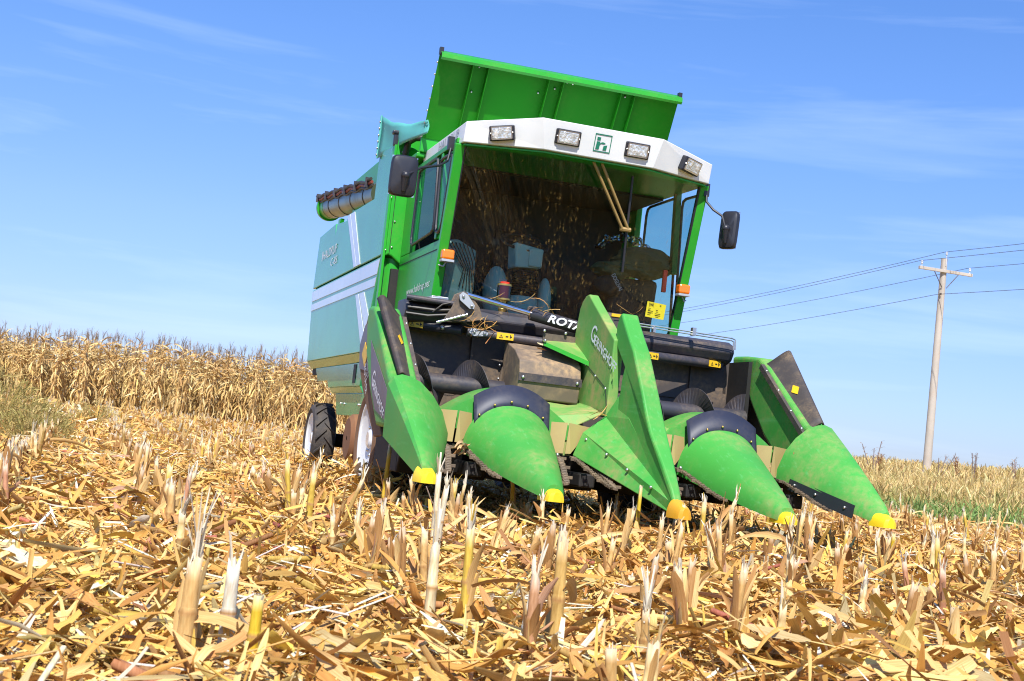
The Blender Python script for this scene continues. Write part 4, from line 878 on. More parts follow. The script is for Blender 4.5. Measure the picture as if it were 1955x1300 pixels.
def litter(n, r0, r1, half, L, Wd, lift, nseg, fold, taper, pt=.35, cols=STRAW, w=STW, xy=None, bend=1.2):
    p = polar(n, r0, r1, half) if xy is None else xy
    p = p[field_ok(p)]; n = len(p)
    clump = .5 + .5 * np.sin(p[:, 0] * 2.3 + 1.7 * np.sin(p[:, 1] * 1.9)) * np.sin(p[:, 1] * 2.7 + 1.1 * np.sin(p[:, 0] * 3.1))
    z = H(p[:, 0], p[:, 1]) + rng.random(n) ** 1.5 * (lift * (.45 + .9 * clump)) + .004
    return strips(n, np.stack([p[:, 0], p[:, 1], z], -1), rng.uniform(0, 2 * np.pi, n), rng.normal(0, pt, n), rng.normal(0, .5, n), rng.uniform(*L, n), rng.uniform(*Wd, n), rng.normal(0, bend, n) * np.where(rng.random(n) < .6, .35, 1.0), rng.normal(0, .9, n), nseg, fold, taper, pal(n, cols, w))
half = R_(41)
wide = R_(64)
parts = [
    litter(60000, 1.7, 5.5, half, (.02, .09), (.003, .010), .045, 2, None, .35),
    litter(12000, 1.7, 5.5, half, (.06, .26), (.007, .020), .08, 5, .18, .45, .36),
    litter(2600, 1.7, 5.5, half, (.07, .15), (.020, .042), .095, 6, .3, .55, .40, bend=2.0),
    litter(480, 1.7, 5.5, half, (.12, .26), (.030, .055), .10, 8, .22, .5, .26, bend=.9),
    litter(1000, 5.5, 11, half, (.14, .28), (.026, .048), .10, 5, .22, .5, .28, bend=.9),
    litter(1500, 1.7, 5.5, half, (.15, .42), (.007, .019), .105, 8, .2, .4, .26),
    litter(95000, 5.5, 11, half, (.03, .11), (.005, .013), .05, 2, None, .35),
    litter(20000, 5.5, 11, half, (.08, .32), (.009, .026), .09, 4, .18, .45, .36),
    litter(4500, 5.5, 11, half, (.2, .48), (.010, .026), .11, 5, .18, .4, .3),
    litter(60000, 11, 24, half, (.06, .26), (.010, .032), .085, 3, None, .5, .38),
    litter(36000, 24, 60, half, (.2, .6), (.03, .08), .11, 2, None, .5, .42),
    litter(0, 0, 0, 0, (.08, .32), (.012, .035), .20, 5, .18, .5, .5, xy=np.concatenate([np.stack([rng.normal(-1.22, .16, 700), rng.normal(3.1, .42, 700)], -1), np.stack([rng.normal(-1.12, .14, 420), rng.normal(6.7, .36, 420)], -1), np.stack([rng.normal(1.2, .2, 300), rng.normal(3.0, .4, 300)], -1)])),
    # in front of the machine beside and behind the photographer: mirrored by the windscreen
    litter(0, 0, 0, 0, (.10, .35), (.015, .04), .11, 3, None, .5, .45, xy=np.stack([rng.uniform(-1.5, 8, 22000), rng.uniform(-9, 0, 22000)], -1)),
    litter(0, 0, 0, 0, (.25, .7), (.03, .07), .12, 3, None, .5, .4, xy=np.stack([rng.uniform(-9, 9.3, 7000), rng.uniform(-14, -6.2, 7000)], -1)),
    litter(0, 0, 0, 0, (.2, .6), (.03, .06), .10, 3, None, .5, .4, xy=np.stack([rng.uniform(-22, -6, 8000), rng.uniform(-8, 30, 8000)], -1)),
]
V, F, T = merge(parts)
o = bpy.data.objects.new('corn_litter', raw_mesh('corn_litter', V, [F], 'straw', T, blade=BL[id(V)])); COL.objects.link(o); o['kind'] = 'stuff'
# bright pith slivers and broken stalk pieces lying about
def rods(n, pos, head, pitch, L, rad, tint, k=6, flat=1.0):
    t = np.array([-.5, -.17, .17, .5]); ca, sa = np.cos(pitch), np.sin(pitch); ch, sh = np.cos(head), np.sin(head)
    D = np.stack([ca * ch, ca * sh, sa], -1); S = np.stack([-sh, ch, 0 * sh], -1); U = np.cross(D, S)
    a = np.linspace(0, 2 * np.pi, k + 1)[:-1]
    rr = rad[:, None] * np.array([.9, 1, 1, .9])[None, :]
    V = pos[:, None, None, :] + (D * L[:, None])[:, None, None, :] * t[None, :, None, None] + rr[:, :, None, None] * (S[:, None, None, :] * np.cos(a)[None, None, :, None] + flat * U[:, None, None, :] * np.sin(a)[None, None, :, None])
    V = V.reshape(-1, 3); base = np.arange(n)[:, None, None] * (4 * k); i = np.arange(3)[None, :, None] * k; j = np.arange(k)[None, None, :]; j2 = (j + 1) % k
    F = np.stack([base + i + j, base + i + j2, base + i + k + j2, base + i + k + j], -1).reshape(-1, 4)
    return V, F, np.repeat(tint, 4 * k, 0)
def rodset(n, r0, r1, L, rad, cols, w, lift, flat=1.0):
    p = polar(n, r0, r1, half); p = p[field_ok(p)]; n = len(p); z = H(p[:, 0], p[:, 1]) + .012 + rng.random(n) * lift
    return rods(n, np.stack([p[:, 0], p[:, 1], z], -1), rng.uniform(0, 2 * np.pi, n), rng.normal(0, .22, n), rng.uniform(*L, n), rng.uniform(*rad, n), pal(n, cols, w), 6, flat)
PITH = [(.88, .84, .72), (.86, .76, .52), (.78, .58, .28)]; STK = [(.66, .44, .10), (.55, .34, .12), (.42, .20, .08), (.74, .58, .22), (.50, .16, .10)]
V, F, T = merge([rodset(260, 1.8, 6, (.10, .40), (.008, .013), STK, [4, 4, 2, 3, 1], .06), rodset(340, 1.8, 6, (.06, .24), (.003, .007), PITH, [4, 3, 2], .09, .5), rodset(900, 6, 13, (.12, .45), (.008, .014), STK, [4, 4, 2, 3, 1], .07), rodset(1200, 6, 16, (.08, .30), (.004, .009), PITH, [4, 3, 2], .10, .5)])
o = bpy.data.objects.new('stalk_litter', raw_mesh('stalk_litter', V, [F], 'straw', T, smooth=True)); COL.objects.link(o); o['kind'] = 'stuff'
# ================================================================== cut stalks
YEL, TAN, BRN, WHT, RED = (.70, .50, .085), (.74, .48, .19), (.52, .29, .11), (.92, .87, .72), (.58, .18, .11)
def stub_mesh(name, h, col, r=.0125, shards=4, shlen=.12, pith=WHT, sheaths=3, node=None, seed=0, lean=.06, cut=False, sheath_col=TAN):
    g = np.random.default_rng(seed); parts = []; k = 9
    la = g.uniform(0, 6.28); lx, ly = math.cos(la) * lean, math.sin(la) * lean
    zs = np.array([-.05, .02, h * .3, h * .55, h * .8, h]); node = h * .5 if node is None else node
    lv = sorted(list(zs) + [node - .012, node, node + .012]); rows = []; tc = []
    for z in lv:
        rr = r * (1.15 - .25 * z / h) * (1.22 if abs(z - node) < .003 else 1)
        for q in range(k):
            a = 2 * math.pi * q / k; zz = z + (g.uniform(-.022, .022) if z == h and not cut else 0)
            rows.append((lx * z + rr * math.cos(a), ly * z + rr * math.sin(a), zz))
            c = np.array(col) * (1 + .12 * math.sin(q * 2.3 + seed)) ; c = np.array(BRN) if abs(z - node) < .003 else c
            c = c * .5 + np.array(pith) * .5 if z == h else c; tc.append(c)
    n = len(lv); F = [(i * k + q, i * k + (q + 1) % k, (i + 1) * k + (q + 1) % k, (i + 1) * k + q) for i in range(n - 1) for q in range(k)]
    cidx = len(rows); rows.append((lx * h, ly * h, h - .015)); tc.append(np.array(pith) * .75)
    Vv, Ff, Tt = np.array(rows), np.array(F), np.array(tc); parts.append((Vv, Ff, Tt))
    cap = np.array([((n - 1) * k + q, (n - 1) * k + (q + 1) % k, cidx, cidx) for q in range(k)])
    if shards:
        m_ = shards * 2 + 2; L = g.uniform(.3, 1.0, m_) * shlen; a = g.uniform(0, 6.28, m_); pt = g.uniform(1.25, 1.56, m_)
        pos = np.stack([lx * h + r * .7 * np.cos(a), ly * h + r * .7 * np.sin(a), h - .02 + L * .42], -1)
        cols = np.array([pith if g.random() < .65 else col for _ in range(m_)]) * g.uniform(.8, 1.05, (m_, 1))
        parts.append(strips(m_, pos, a, pt, g.uniform(-.6, .6, m_), L, g.uniform(.003, .010, m_), g.uniform(-.4, .2, m_), g.uniform(-.5, .5, m_), 4, .3, .45, cols))
    if sheaths or seed < 900:
        m_ = sheaths + (3 if seed < 900 else 0); L = g.uniform(.6, 1.15, m_) * min(.34, h * .95); a = g.uniform(0, 6.28, m_); up = g.random(m_) < .62; pt = np.where(up, g.uniform(1.25, 1.62, m_), g.uniform(-.5, .9, m_))
        pos = np.stack([np.cos(a) * (r + .006 + np.where(up, 0, L * .33)), np.sin(a) * (r + .006 + np.where(up, 0, L * .33)), np.where(up, L * .5, g.uniform(.05, .6, m_) * h)], -1)
        cols = np.array([[sheath_col, BRN, (.82, .58, .26), (.66, .40, .26)][min(3, int(g.random() * 3.25))] for _ in range(m_)]) * g.uniform(.8, 1.15, (m_, 1))
        parts.append(strips(m_, pos, a, pt, g.uniform(-1.3, 1.3, m_), L, g.uniform(.018, .038, m_), g.uniform(-1.3, .3, m_), g.uniform(-1, 1, m_), 6, .25, .5, cols))
    V, F, T = merge(parts)
    return raw_mesh(name, V, [F, np.array([c[:3] for c in cap])], 'straw', np.clip(T, 0, .92), blade=BL[id(V)])
KINDS = [
    ('tan cut corn stalk with frayed leaf sheaths standing in a stubble row', dict(h=.27, col=TAN, shards=3, shlen=.08, sheaths=4)),
    ('brown ragged cut corn stalk wrapped in torn husk in a stubble row', dict(h=.22, col=BRN, shards=2, shlen=.06, sheaths=6, sheath_col=BRN)),
    ('yellow cut corn stalk with dark node ring in a stubble row', dict(h=.30, col=YEL, shards=3, shlen=.10, sheaths=1, r=.0135)),
    ('cut corn stalk splintered into white pith shards in a stubble row', dict(h=.24, col=(.80, .60, .28), shards=5, shlen=.13, sheaths=2)),
    ('short cut corn stalk with square cut pale top in a stubble row', dict(h=.17, col=(.66, .42, .16), shards=1, shlen=.04, sheaths=3, cut=True, r=.0145)),
    ('tall thin leaning cut corn stalk in a stubble row', dict(h=.36, col=(.62, .42, .14), shards=3, shlen=.12, sheaths=3, r=.010, lean=.22)),
    ('reddish cut corn stalk with peeling sheath in a stubble row', dict(h=.25, col=(.66, .34, .20), shards=4, shlen=.10, sheaths=4)),
]
VAR = 3
stub_meshes = [[stub_mesh('corn_stub', seed=17 * i + j, **k) for j in range(VAR)] for i, (_, k) in enumerate(KINDS)]
HERO = [  # x, y, height kwargs, label
    (-2.97, -4.36, dict(h=.21, col=WHT, shards=2, shlen=.10, sheaths=0, r=.015, lean=.10, seed=901), 'bleached white corn stalk splinter standing at the lower left of the field'),
    (-3.06, -4.42, dict(h=.22, col=TAN, shards=9, shlen=.22, sheaths=6, r=.017, lean=.04, seed=902), 'thick shattered stalk clump with a tall white splinter left of the bleached one'),
    (-2.93, -4.50, dict(h=.165, col=(.74, .52, .04), shards=1, shlen=.03, sheaths=0, r=.0125, lean=.02, seed=903, cut=True), 'bright yellow stalk stub cut by the bottom edge at the lower left'),
    (-2.30, -3.84, dict(h=.30, col=YEL, shards=5, shlen=.10, sheaths=2, r=.0125, lean=.07, seed=904), 'bright yellow noded corn stalk in the middle foreground'),
    (-2.36, -3.70, dict(h=.24, col=(.80, .66, .40), shards=6, shlen=.16, sheaths=4, r=.014, lean=-.02, seed=905), 'pale frayed stalk with upright shreds beside the yellow noded stalk'),
    (-2.20, -4.02, dict(h=.20, col=WHT, shards=2, shlen=.06, sheaths=1, r=.009, lean=.12, seed=906), 'thin white stalk right of the yellow noded stalk'),
    (-2.235, -4.20, dict(h=.22, col=(.62, .34, .18), shards=3, shlen=.20, sheaths=5, r=.013, lean=.03, seed=907), 'red streaked stalk topped by a long white sliver in the centre foreground'),
    (-2.12, -4.06, dict(h=.31, col=(.70, .46, .15), shards=5, shlen=.07, sheaths=2, r=.016, lean=.03, seed=908), 'stout tan stalk with pale cut top in the centre foreground'),
    (-1.83, -3.95, dict(h=.16, col=TAN, shards=4, shlen=.16, sheaths=4, r=.012, lean=.20, seed=909), 'short stalk with white splinters right of the stout tan stalk'),
    (-1.69, -1.0, dict(h=.36, col=(.84, .72, .48), shards=7, shlen=.14, sheaths=3, r=.014, lean=.05, seed=910), 'tall split whitish stalk in front of the left front tyre'),
    (-1.75, -1.3, dict(h=.33, col=(.86, .78, .58), shards=5, shlen=.12, sheaths=1, r=.013, lean=-.06, seed=911), 'pale stalk peeled open left of the split whitish stalk'),
    (-1.50, 1.15, dict(h=.42, col=(.70, .48, .05), shards=2, shlen=.05, sheaths=2, r=.014, lean=.02, seed=912), 'olive yellow stalk standing before the white front rim'),
    (.0, -.10, dict(h=.27, col=(.72, .48, .08), shards=2, shlen=.05, sheaths=1, r=.014, lean=.03, seed=913), 'golden stalk touching the ochre tip of the tall centre divider'),
    (1.48, .05, dict(h=.22, col=(.66, .46, .03), shards=1, shlen=.04, sheaths=0, r=.013, lean=.0, seed=914), 'yellow stalk under the rightmost yellow divider tip'),
    (-.70, .95, dict(h=.32, col=YEL, shards=1, shlen=.05, sheaths=1, r=.012, lean=-.45, seed=915), 'leaning yellow stalk at the edge of the shadow under the divider'),
    (-.18, .15, dict(h=.36, col=(.70, .50, .04), shards=2, shlen=.06, sheaths=1, r=.012, lean=.06, seed=916), 'upright olive yellow stalk in the gap left of the centre divider tip'),
]
cand = []
for kx in range(-14, 13):
    x0 = .745 * kx
    if x0 > EDGE_X - .1: continue
    y = -6.4 + rng.random() * .2
    while y < 24:
        x = x0 + rng.normal(0, .045); y += rng.uniform(.10, .26)
        d = Vector((x - CAM_P[0], y - CAM_P[1])); a = math.atan2(d.y, d.x) - CH
        if d.length < 2.6 or rng.random() < .48: continue
        if (d.length < 3.7 and x < -2.5) or any(abs(x - q[0]) < .14 and abs(y - q[1]) < .16 for q in HERO): continue
        if abs(x) < 1.75 and y > 1.2 and y < 8: continue
        if abs(abs(x) - 1.2) < .35 and 2.8 < y < 7.3: continue
        cand.append((d.length, abs(a) < R_(23.5), x, y))
for x, y, k, lab in HERO:
    o = bpy.data.objects.new('corn_stub', stub_mesh('corn_stub', **k)); COL.objects.link(o); o.location = (x, y, float(H(x, y)))
    tag(o, lab, 'corn stalk', 'cut corn stalks standing in the stubble')
cand.sort(); near = [c for c in cand if c[1]][:284]; ns = set(id(c) for c in near); far = [c for c in cand if id(c) not in ns]
PK = np.array([28, 25, 6, 13, 10, 10, 4]) / 96.
for d, _, x, y in near:
    i = rng.choice(len(KINDS), p=PK); o = bpy.data.objects.new('corn_stub', stub_meshes[i][rng.integers(VAR)]); COL.objects.link(o)
    o.location = (x, y, float(H(x, y))); s = rng.uniform(.65, 1.05); o.scale = (rng.uniform(.85, 1.2),) * 2 + (s,); o.rotation_euler = (rng.normal(0, .09), rng.normal(0, .09), rng.uniform(0, 6.28))
    tag(o, KINDS[i][0], 'corn stalk', 'cut corn stalks standing in the stubble')
def mesh_np(me):
    v = np.empty(len(me.vertices) * 3, np.float32); me.vertices.foreach_get('co', v); F4 = np.array([tuple(p.vertices) for p in me.polygons if len(p.vertices) == 4]); c = np.empty(len(me.vertices) * 4, np.float32); me.attributes['tint'].data.foreach_get('color', c)
    return v.reshape(-1, 3), F4, c.reshape(-1, 4)[:, :3]
def scatter(name, src, places, mat, kind='stuff', link=True):
    """places: (which, x, y, z, yaw, sxy, sz, tiltx, tilty, bright)"""
    out = []; places = np.array(places, float)
    for w in range(len(src)):
        P = places[places[:, 0] == w]
        if not len(P): continue
        v, f, c = src[w]; n = len(P); cy, sy = np.cos(P[:, 4])[:, None], np.sin(P[:, 4])[:, None]
        x = v[None, :, 0] * P[:, 5:6]; y = v[None, :, 1] * P[:, 5:6]; z = v[None, :, 2] * P[:, 6:7]
        X = x * cy - y * sy + z * P[:, 7:8] + P[:, 1:2]; Y = x * sy + y * cy + z * P[:, 8:9] + P[:, 2:3]; Z = z + P[:, 3:4]
        V = np.stack([X, Y, Z], -1).reshape(-1, 3); F = (f[None] + (np.arange(n) * len(v))[:, None, None]).reshape(-1, 4); T = np.clip((c[None] * P[:, 9][:, None, None]).reshape(-1, 3), 0, .92); out.append((V, F, T))
    V, F, T = merge(out); o = bpy.data.objects.new(name, raw_mesh(name, V, [F], mat, T)); COL.objects.link(o); o['kind'] = kind
    return o
src = [mesh_np(m[0]) for m in stub_meshes]
scatter('stubble', src, [(rng.choice(len(KINDS), p=PK), x, y, H(x, y), rng.uniform(0, 6.28), 1.1, rng.uniform(.4, .85), rng.normal(0, .09), rng.normal(0, .09), rng.uniform(.85, 1.15)) for d, _, x, y in far], 'straw')
fs = []
for kx in range(-28, 13):
    for y in np.arange(24, 42, .45):
        x = kx * .745 + rng.normal(0, .06)
        if x < EDGE_X - .2 and rng.random() < .8: fs.append((rng.choice(len(KINDS), p=PK), x, y, H(x, y), rng.uniform(0, 6.28), 1.4, rng.uniform(.4, .9), 0, 0, .9))
    for y in np.arange(-11.5, -8, .4):
        x = kx * .745 + rng.normal(0, .06)
        if x < EDGE_X - .2: fs.append((rng.choice(len(KINDS), p=PK), x, y, H(x, y), rng.uniform(0, 6.28), 1.3, rng.uniform(.8, 1.3), 0, 0, 1.0))
scatter('far_stubble', src, fs, 'straw')
# straw caught on the corn head
parts = []
def twig(c, n, sp, L, w, seed):
    g = np.random.default_rng(seed); pos = np.array(c) + g.normal(0, 1, (n, 3)) * np.array(sp)
    return strips(n, pos, g.uniform(-.6, .6, n) + np.where(g.random(n) < .5, 0, 3.1), g.normal(-.3, .55, n), g.uniform(-1, 1, n), g.uniform(*L, n), g.uniform(*w, n), g.normal(0, 1.3, n), g.normal(0, 1, n), 6, .3, .5, pal(n, [(.62, .36, .10), (.72, .46, .16), (.45, .22, .07)], [3, 3, 2]))
for i, (c, n, sp) in enumerate([((-.80, 1.86, 1.345), 17, (.055, .02, .03)), ((-.42, 1.90, 1.53), 6, (.06, .03, .03)), ((-.66, 2.0, 1.54), 4, (.05, .02, .03)), ((-.28, 1.88, 1.50), 3, (.03, .02, .03)), ((-.16, 1.06, .80), 4, (.03, .02, .015)), ((.36, 2.0, 1.60), 2, (.06, .01, .02))]):
    o = bpy.data.objects.new('straw_tuft', raw_mesh('straw_tuft', *[(lambda v, f, t: (v, [f], 'straw', t))(*twig(c, n, sp, (.08, .22), (.004, .010), 40 + i))][0])); COL.objects.link(o)
    tag(o, ['tangled dry stalk twigs caught at the foot of the lever plates', 'dry stalk twigs lying over the lug of the chromed ram', 'broken twigs sticking up behind the chromed ram beside the amber cup', 'single curled straw on the black ram cylinder', 'small straw spray at the foot of the dusty rear fin', 'two straws poking up behind the tops of the centre fins'][i], 'straw')
for i, (c, n, L, hd, pt) in enumerate([((-1.10, .86, .475), 9, (.08, .2), .3, .2), ((1.235, .98, .60), 3, (.18, .26), .4, 1.35), ((-.36, 1.68, 1.235), 2, (.09, .12), -.4, -.2)]):
    g = np.random.default_rng(70 + i); pos = np.array(c) + g.normal(0, .022, (n, 3))
    V, F, T = strips(n, pos, g.normal(hd, .8, n), g.normal(pt, .3, n), g.uniform(-1, 1, n), g.uniform(*L, n), g.uniform(.014, .034, n), g.normal(0, .8, n), g.normal(0, 1, n), 5, .25, .55, pal(n, [(.72, .52, .28), (.6, .32, .14), (.8, .7, .5)], [2, 2, 1]))
    o = bpy.data.objects.new('husk_scrap', raw_mesh('husk_scrap', V, [F], 'straw', T)); COL.objects.link(o)
    tag(o, ['shredded husk jammed in the chains of the leftmost row gap', 'curled brown leaf hanging from the rightmost gusset plates', 'pale leaf scrap lying on the dusty gear housing'][i], 'husk')
# ================================================================== standing corn
def corn_plant(seed, leaves=12, h=2.1, lod=4):
    g = np.random.default_rng(seed); parts = []
    n = 5; zs = np.linspace(0, h, n + 1); k = 4; V = []; lx, ly = g.normal(0, .05, 2)
    for i, z in enumerate(zs):
        r = .016 * (1 - .7 * i / n)
        for q in range(k): V.append((lx * (z / h) ** 2 + r * math.cos(q * 1.57), ly * (z / h) ** 2 + r * math.sin(q * 1.57), z))
    F = [(i * k + q, i * k + (q + 1) % k, (i + 1) * k + (q + 1) % k, (i + 1) * k + q) for i in range(n) for q in range(k)]
    parts.append((np.array(V), np.array(F), np.tile(np.array([.70, .46, .20]), (len(V), 1))))
    m_ = leaves; z = np.linspace(.12, h * .93, m_) + g.normal(0, .04, m_); a = np.arange(m_) * np.pi + g.normal(0, .9, m_); L = g.uniform(.32, .62, m_) * np.where(z > 1.6, .8, 1)
    dr = g.uniform(-1.9, -.1, m_); pt = g.uniform(-1.2, -.2, m_) + np.where(z > 1.45, 1.2, -.25)
    rd = L * .22; pos = np.stack([np.cos(a) * rd, np.sin(a) * rd, z + np.sin(pt) * .1], -1)
    cols = np.array([(.86, .62, .27), (.78, .51, .19), (.90, .72, .37), (.55, .33, .13), (.83, .59, .22)])[g.integers(0, 5, m_)] * g.uniform(.8, 1.12, (m_, 1))
    parts.append(strips(m_, pos, a, pt, g.uniform(-1.2, 1.2, m_), L, g.uniform(.028, .058, m_), dr, g.uniform(-1.5, 1.5, m_), lod, .2, .6, cols))
    e = 1 if g.random() < .85 else 0
    if e:
        a0 = g.uniform(0, 6.28); zz = g.uniform(.8, 1.1); pos = np.array([[math.cos(a0) * .07, math.sin(a0) * .07, zz]] * 3); parts.append(strips(3, pos, np.array([a0, a0 + .5, a0 - .5]), np.array([-.9, -1.1, -.7]), np.array([0, 1.1, 2.0]), np.array([.26, .24, .22]), np.array([.075, .07, .06]), np.array([.3, .2, .1]), np.zeros(3), 4, .4, .6, np.array([(.84, .66, .36), (.78, .56, .25), (.70, .48, .2)])))
    m_ = 6; a = g.uniform(0, 6.28, m_); L = g.uniform(.18, .34, m_); pt = g.uniform(1.0, 1.55, m_); pos = np.stack([lx + np.cos(a) * .04, ly + np.sin(a) * .04, h + L * .42], -1)
    parts.append(strips(m_, pos, a, pt, np.zeros(m_), L, np.full(m_, .011), g.uniform(-1.0, 0, m_), np.zeros(m_), 3, None, .4, np.tile(np.array([.30, .24, .20]), (m_, 1))))
    V, F, T = merge(parts); return V, F, np.clip(T, 0, .92)
plants = [corn_plant(300 + i, leaves=24 + i % 4) for i in range(8)]
plant_me = [raw_mesh('corn_plant', v, [f], 'straw', t) for v, f, t in plants]
def front(x): return 39.0 - .30 * (x + 6) + .5 * math.sin(x * 1.9)
ind, stuff = [], []
for kx in range(-26, 13):
    x0 = kx * .745; y0 = front(x0)
    for j in range(62):
        y = y0 + .19 * j + rng.normal(0, .03); x = x0 + rng.normal(0, .15)
        if j > 20 and rng.random() < .35: continue
        pl = (rng.integers(8), x, y, H(x, y), rng.uniform(0, 6.28), rng.uniform(.9, 1.15), rng.uniform(.86, 1.14) * (1 + .008 * (x + 6)), rng.normal(0, .06), rng.normal(0, .06), rng.uniform(.7, 1.15))
        (ind if j < 8 and -8.0 < x < 6.2 else stuff).append(pl)
for w, x, y, z, yaw, s, sz, tx_, ty_, br in ind:
    o = bpy.data.objects.new('corn_plant', plant_me[int(w)]); COL.objects.link(o); o.location = (x, y, z); o.rotation_euler = (ty_, tx_, yaw); o.scale = (s, s, sz)
    lf = x < -3.0
    tag(o, 'dry tan corn plant at the edge of the taller stand left of the open lane' if lf else 'dry tan corn plant at the front edge of the standing corn behind the machine', 'corn plant', 'standing corn left of the lane' if lf else 'standing corn right of the lane')
for kx in range(-20, 36):                               # uncut corn behind the photographer, mirrored in the windscreen
    for j in range(16):
        x = kx * .745 + rng.normal(0, .15); y = -12.0 - .19 * j + rng.normal(0, .06)
        stuff.append((rng.integers(8), x, y, H(x, y), rng.uniform(0, 6.28), rng.uniform(.9, 1.15), rng.uniform(.86, 1.14), rng.normal(0, .07), rng.normal(0, .07), rng.uniform(.75, 1.1)))
scatter('standing_corn', plants, stuff, 'straw')
# ================================================================== weeds, grasses
def clump_mesh(name, seed, n, R0, h, cols, w, wd=(.006, .014), L=(.15, .4), droop=-1.0, seg=4, mat='weed', spread=1.0):
    g = np.random.default_rng(seed); rr = R0 * np.sqrt(g.random(n)); a = g.uniform(0, 6.28, n); top = h * (1 - .55 * (rr / R0) ** 2)
    z = top * g.random(n) ** .8; pos = np.stack([rr * np.cos(a), rr * np.sin(a), z], -1)
    V, F, T = strips(n, pos, a + g.normal(0, .8, n), g.uniform(.2, 1.5, n), g.uniform(-1.5, 1.5, n), g.uniform(*L, n), g.uniform(*wd, n), g.normal(droop, .5, n), g.normal(0, .5, n), seg, None, .5, pal(n, cols, w))
    stems = 16; sa = g.uniform(0, 6.28, stems); rods_ = strips(stems, np.stack([R0 * .3 * np.cos(sa), R0 * .3 * np.sin(sa), np.full(stems, h * .4)], -1), sa, g.uniform(1.0, 1.5, stems), sa, np.full(stems, h * .85), np.full(stems, .012), g.normal(-.3, .2, stems), sa * 0, 4, None, .3, pal(stems, cols, w))
    V, F, T = merge([(V, F, T), rods_]); return raw_mesh(name, V, [F], mat, T)
GOLD = [(.48, .41, .14), (.58, .47, .18), (.36, .33, .11), (.66, .52, .22)]
for x, y, R0, h, sd, lab, n in [(-4.40, 10.4, .55, .80, 1, 'pale green bushy weed at the left edge in front of the tall corn', 1700), (-3.95, 11.6, .42, .50, 2, 'low golden green weed right of the bushy weed at the left', 1000), (-3.9, 7.4, .42, .42, 3, 'small olive weed in the stubble below the bushy weed', 700), (-3.30, 19.8, .5, .48, 4, 'small pale green weed in the stubble near the open corn lane', 600), (-5.3, 12.4, .8, .85, 5, 'broad golden weed at the far left under the corn', 1500)]:
    o = bpy.data.objects.new('weed', clump_mesh('weed', sd, n, R0, h, GOLD, [4, 3, 3, 2], wd=(.005, .012), L=(.06, .20))); COL.objects.link(o); o.location = (x, y, float(H(x, y))); tag(o, lab, 'weed', 'weeds at the left')
def tall_weed(seed, h, cols, n=46):
    g = np.random.default_rng(seed); st = 3; parts = []
    for s in range(st):
        lx, ly = g.normal(0, .16, 2); hh = h * g.uniform(.7, 1.0); zz = np.linspace(0, hh, 6); V = []
        for z in zz:
            for q in range(4): V.append((lx * z + .016 * math.cos(q * 1.57), ly * z + .016 * math.sin(q * 1.57), z))
        F = [(i * 4 + q, i * 4 + (q + 1) % 4, (i + 1) * 4 + (q + 1) % 4, (i + 1) * 4 + q) for i in range(5) for q in range(4)]; parts.append((np.array(V), np.array(F), np.tile(np.array(cols[0]), (len(V), 1))))
        z = hh * (.35 + .65 * g.random(n)); a = g.uniform(0, 6.28, n); L = g.uniform(.06, .22, n); pos = np.stack([lx * z + np.cos(a) * L * .4, ly * z + np.sin(a) * L * .4, z + .05], -1); parts.append(strips(n, pos, a, g.uniform(.3, 1.3, n), a, L, g.uniform(.008, .022, n), g.normal(-.5, .5, n), a * 0, 3, None, .5, pal(n, cols, [1] * len(cols))))
    V, F, T = merge(parts); return raw_mesh('tall_weed', V, [F], 'weed', T)
RUST = [(.40, .20, .10), (.50, .26, .12), (.34, .20, .14), (.56, .40, .20)]; PURP = [(.36, .27, .26), (.44, .34, .28), (.50, .40, .28)]
for x, y, h, sd, c, lab in [(25.0, 38.2, 1.5, 1, PURP, 'tall purplish weed left of the utility pole'), (25.5, 38.6, .95, 2, RUST, 'short rusty weed between the purplish weed and the pole'), (27.2, 37.2, 1.15, 3, PURP, 'grey weed leaning at the left foot of the utility pole'), (27.75, 36.9, .95, 4, RUST, 'rusty red weed against the right foot of the utility pole'), (29.3, 38.0, 1.25, 5, PURP, 'dark seedy weed right of the utility pole'), (31.6, 38.6, 1.25, 6, PURP, 'lone pair of seed stems far right of the utility pole')]:
    o = bpy.data.objects.new('tall_weed', tall_weed(sd, h, c, 20 if h > 1 else 45)); COL.objects.link(o); o.location = (x, y, float(H(x, y))); tag(o, lab, 'weed', 'dried weeds by the pole')
def grass(name, n, xr, yr, L, wd, cols, w, pt=(.9, 1.5), bend=-.7, lean=0, jit=.14):
    p = np.stack([rng.uniform(*xr, n), rng.uniform(*yr, n)], -1); dens = .5 + .5 * np.sin(p[:, 0] * .7 + np.sin(p[:, 1] * .33) * 2) * np.sin(p[:, 1] * .41 + 1.3); keep = rng.random(n) < .35 + .75 * dens; p = p[keep]; n = len(p)
    LL = rng.uniform(*L, n) * (.6 + .6 * dens[keep]); ptc = rng.uniform(*pt, n)
    return strips(n, np.stack([p[:, 0], p[:, 1], H(p[:, 0], p[:, 1]) + LL * np.sin(ptc) * .45], -1), rng.uniform(0, 6.28, n), ptc, rng.uniform(-1, 1, n), LL, rng.uniform(*wd, n), rng.normal(bend, .4, n), rng.normal(0, .4, n), 3, None, .5, pal(n, cols, w, jit))
DRY = [(.72, .56, .25), (.62, .46, .18), (.78, .64, .33), (.52, .38, .15), (.56, .50, .21)]
V, F, T = merge([grass('g', 9000, (9.8, 26), (-22, 8), (.25, .6), (.02, .05), DRY, [4, 3, 3, 2, 2]), grass('g', 26000, (12.0, 24), (8, 46), (.2, .5), (.012, .03), DRY, [4, 3, 3, 2, 2]), grass('g', 30000, (24, 48), (18, 90), (.3, .7), (.03, .07), DRY, [4, 3, 3, 2, 1]), grass('g', 6000, (11.0, 14.0), (6, 40), (.2, .45), (.012, .028), [(.30, .32, .10), (.42, .38, .14), (.5, .42, .16)], [3, 3, 2])])
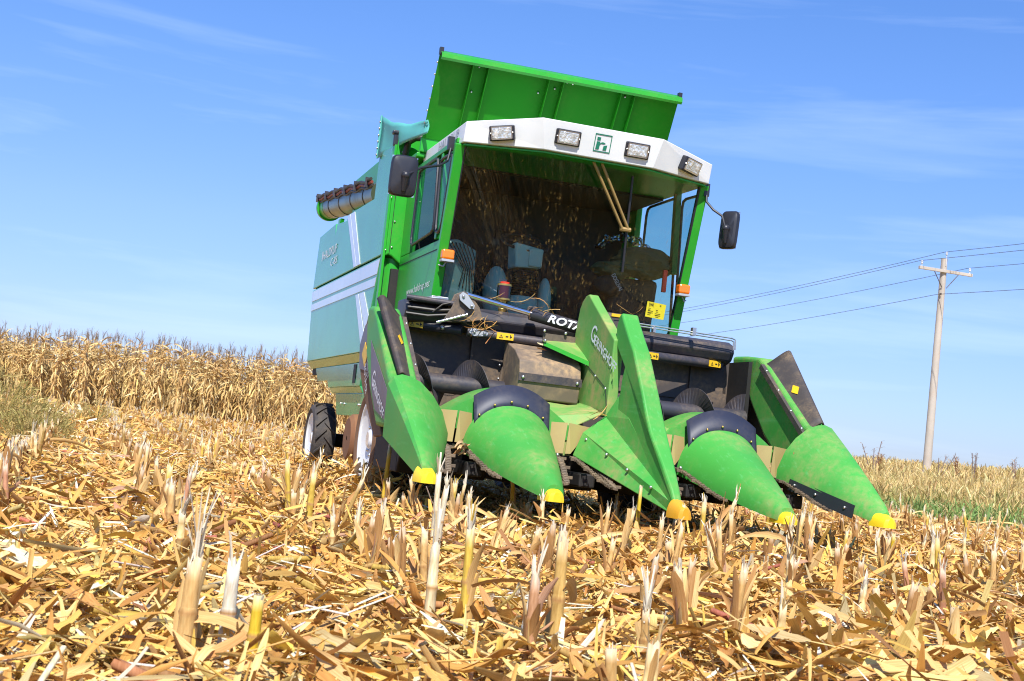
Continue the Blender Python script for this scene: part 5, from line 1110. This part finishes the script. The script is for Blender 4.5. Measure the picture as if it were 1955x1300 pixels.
o = bpy.data.objects.new('dry_grass', raw_mesh('dry_grass', V, [F], 'weed', T)); COL.objects.link(o); o['kind'] = 'stuff'
GRN = [(.19, .33, .09), (.26, .40, .12), (.14, .25, .07), (.42, .43, .17), (.56, .47, .21)]
V, F, T = merge([grass('g', 5500, (9.5, 10.9), (5, 26), (.18, .50), (.012, .03), GRN, [4, 4, 2, 3, 2], bend=-1.0)])
o = bpy.data.objects.new('green_grass', raw_mesh('green_grass', V, [F], 'weed', T)); COL.objects.link(o); o['kind'] = 'stuff'
# ================================================================== utility pole and lines
def make_pole(x, y, label):
    z0 = float(H(x, y)); t = thing('utility_pole', (x, y, z0), label, 'utility pole'); ztop = 9.62
    q = MB(); q.tube([(x, y, z0 - .3), (x, y, z0 + 3), (x, y, z0 + 6), (x, y, ztop)], [.17, .155, .14, .125], 16); q.build('pole_shaft', 'pole', t)
    q = MB(); q.box((x - 1.22, y - .21, 9.05), (x + 1.22, y - .11, 9.17)); ca = q.build('crossarm', 'pole', t, bevel=.01)
    for s in (-1, 1):
        q = MB(); q.tube([(x + s * .55, y - .22, 9.04), (x + s * .10, y - .14, 8.45)], .018, 6); q.build('arm_brace', 'steel_brown', t)
        q = MB(); q.tube([(x + s * 1.10, y - .16, 9.17), (x + s * 1.10, y - .16, 9.30)], .018, 8); q.lathe([(.02, 0), (.05, .01), (.055, .05), (.03, .07), (.045, .09), (.04, .13), (.0, .14)], (x + s * 1.10, y - .16, 9.26), UP, 14); q.build('insulator', 'porcelain', t)
    q = MB(); q.tube([(x, y - .14, ztop - .3), (x, y - .14, ztop + .18)], .016, 8); q.lathe([(.02, 0), (.05, .01), (.055, .05), (.03, .07), (.045, .09), (.04, .13), (.0, .14)], (x, y - .14, ztop + .14), UP, 14); q.build('insulator', 'porcelain', t)
    q = MB(); q.box((x - .16, y - .2, 8.15), (x - .12, y - .1, 8.22)); q.build('neutral_bracket', 'steel_brown', t)
PX, PY = 28.0, 39.2
make_pole(PX, PY, 'weathered wooden utility pole with crossarm on the grassy rise')
for dx, z, lab in [(0, 9.90, 'topmost wire running over the pole top'), (-1.10, 9.40, 'wire on the left end of the crossarm'), (1.10, 9.40, 'wire on the right end of the crossarm'), (-.18, 8.18, 'lowest wire clamped to the pole below the crossarm')]:
    q = MB(); pts = []
    for y0, y1 in ((PY - 70, PY), (PY, PY + 70)):
        for k in range(25):
            t = k / 24; pts.append((PX + dx, y0 + (y1 - y0) * t, z - 3.0 * t * (1 - t) + (0 if y0 < PY - 1 else 0)))
    q.tube(pts, .011, 5); tag(q.build('power_line', 'wire'), lab, 'power line', 'overhead power lines')
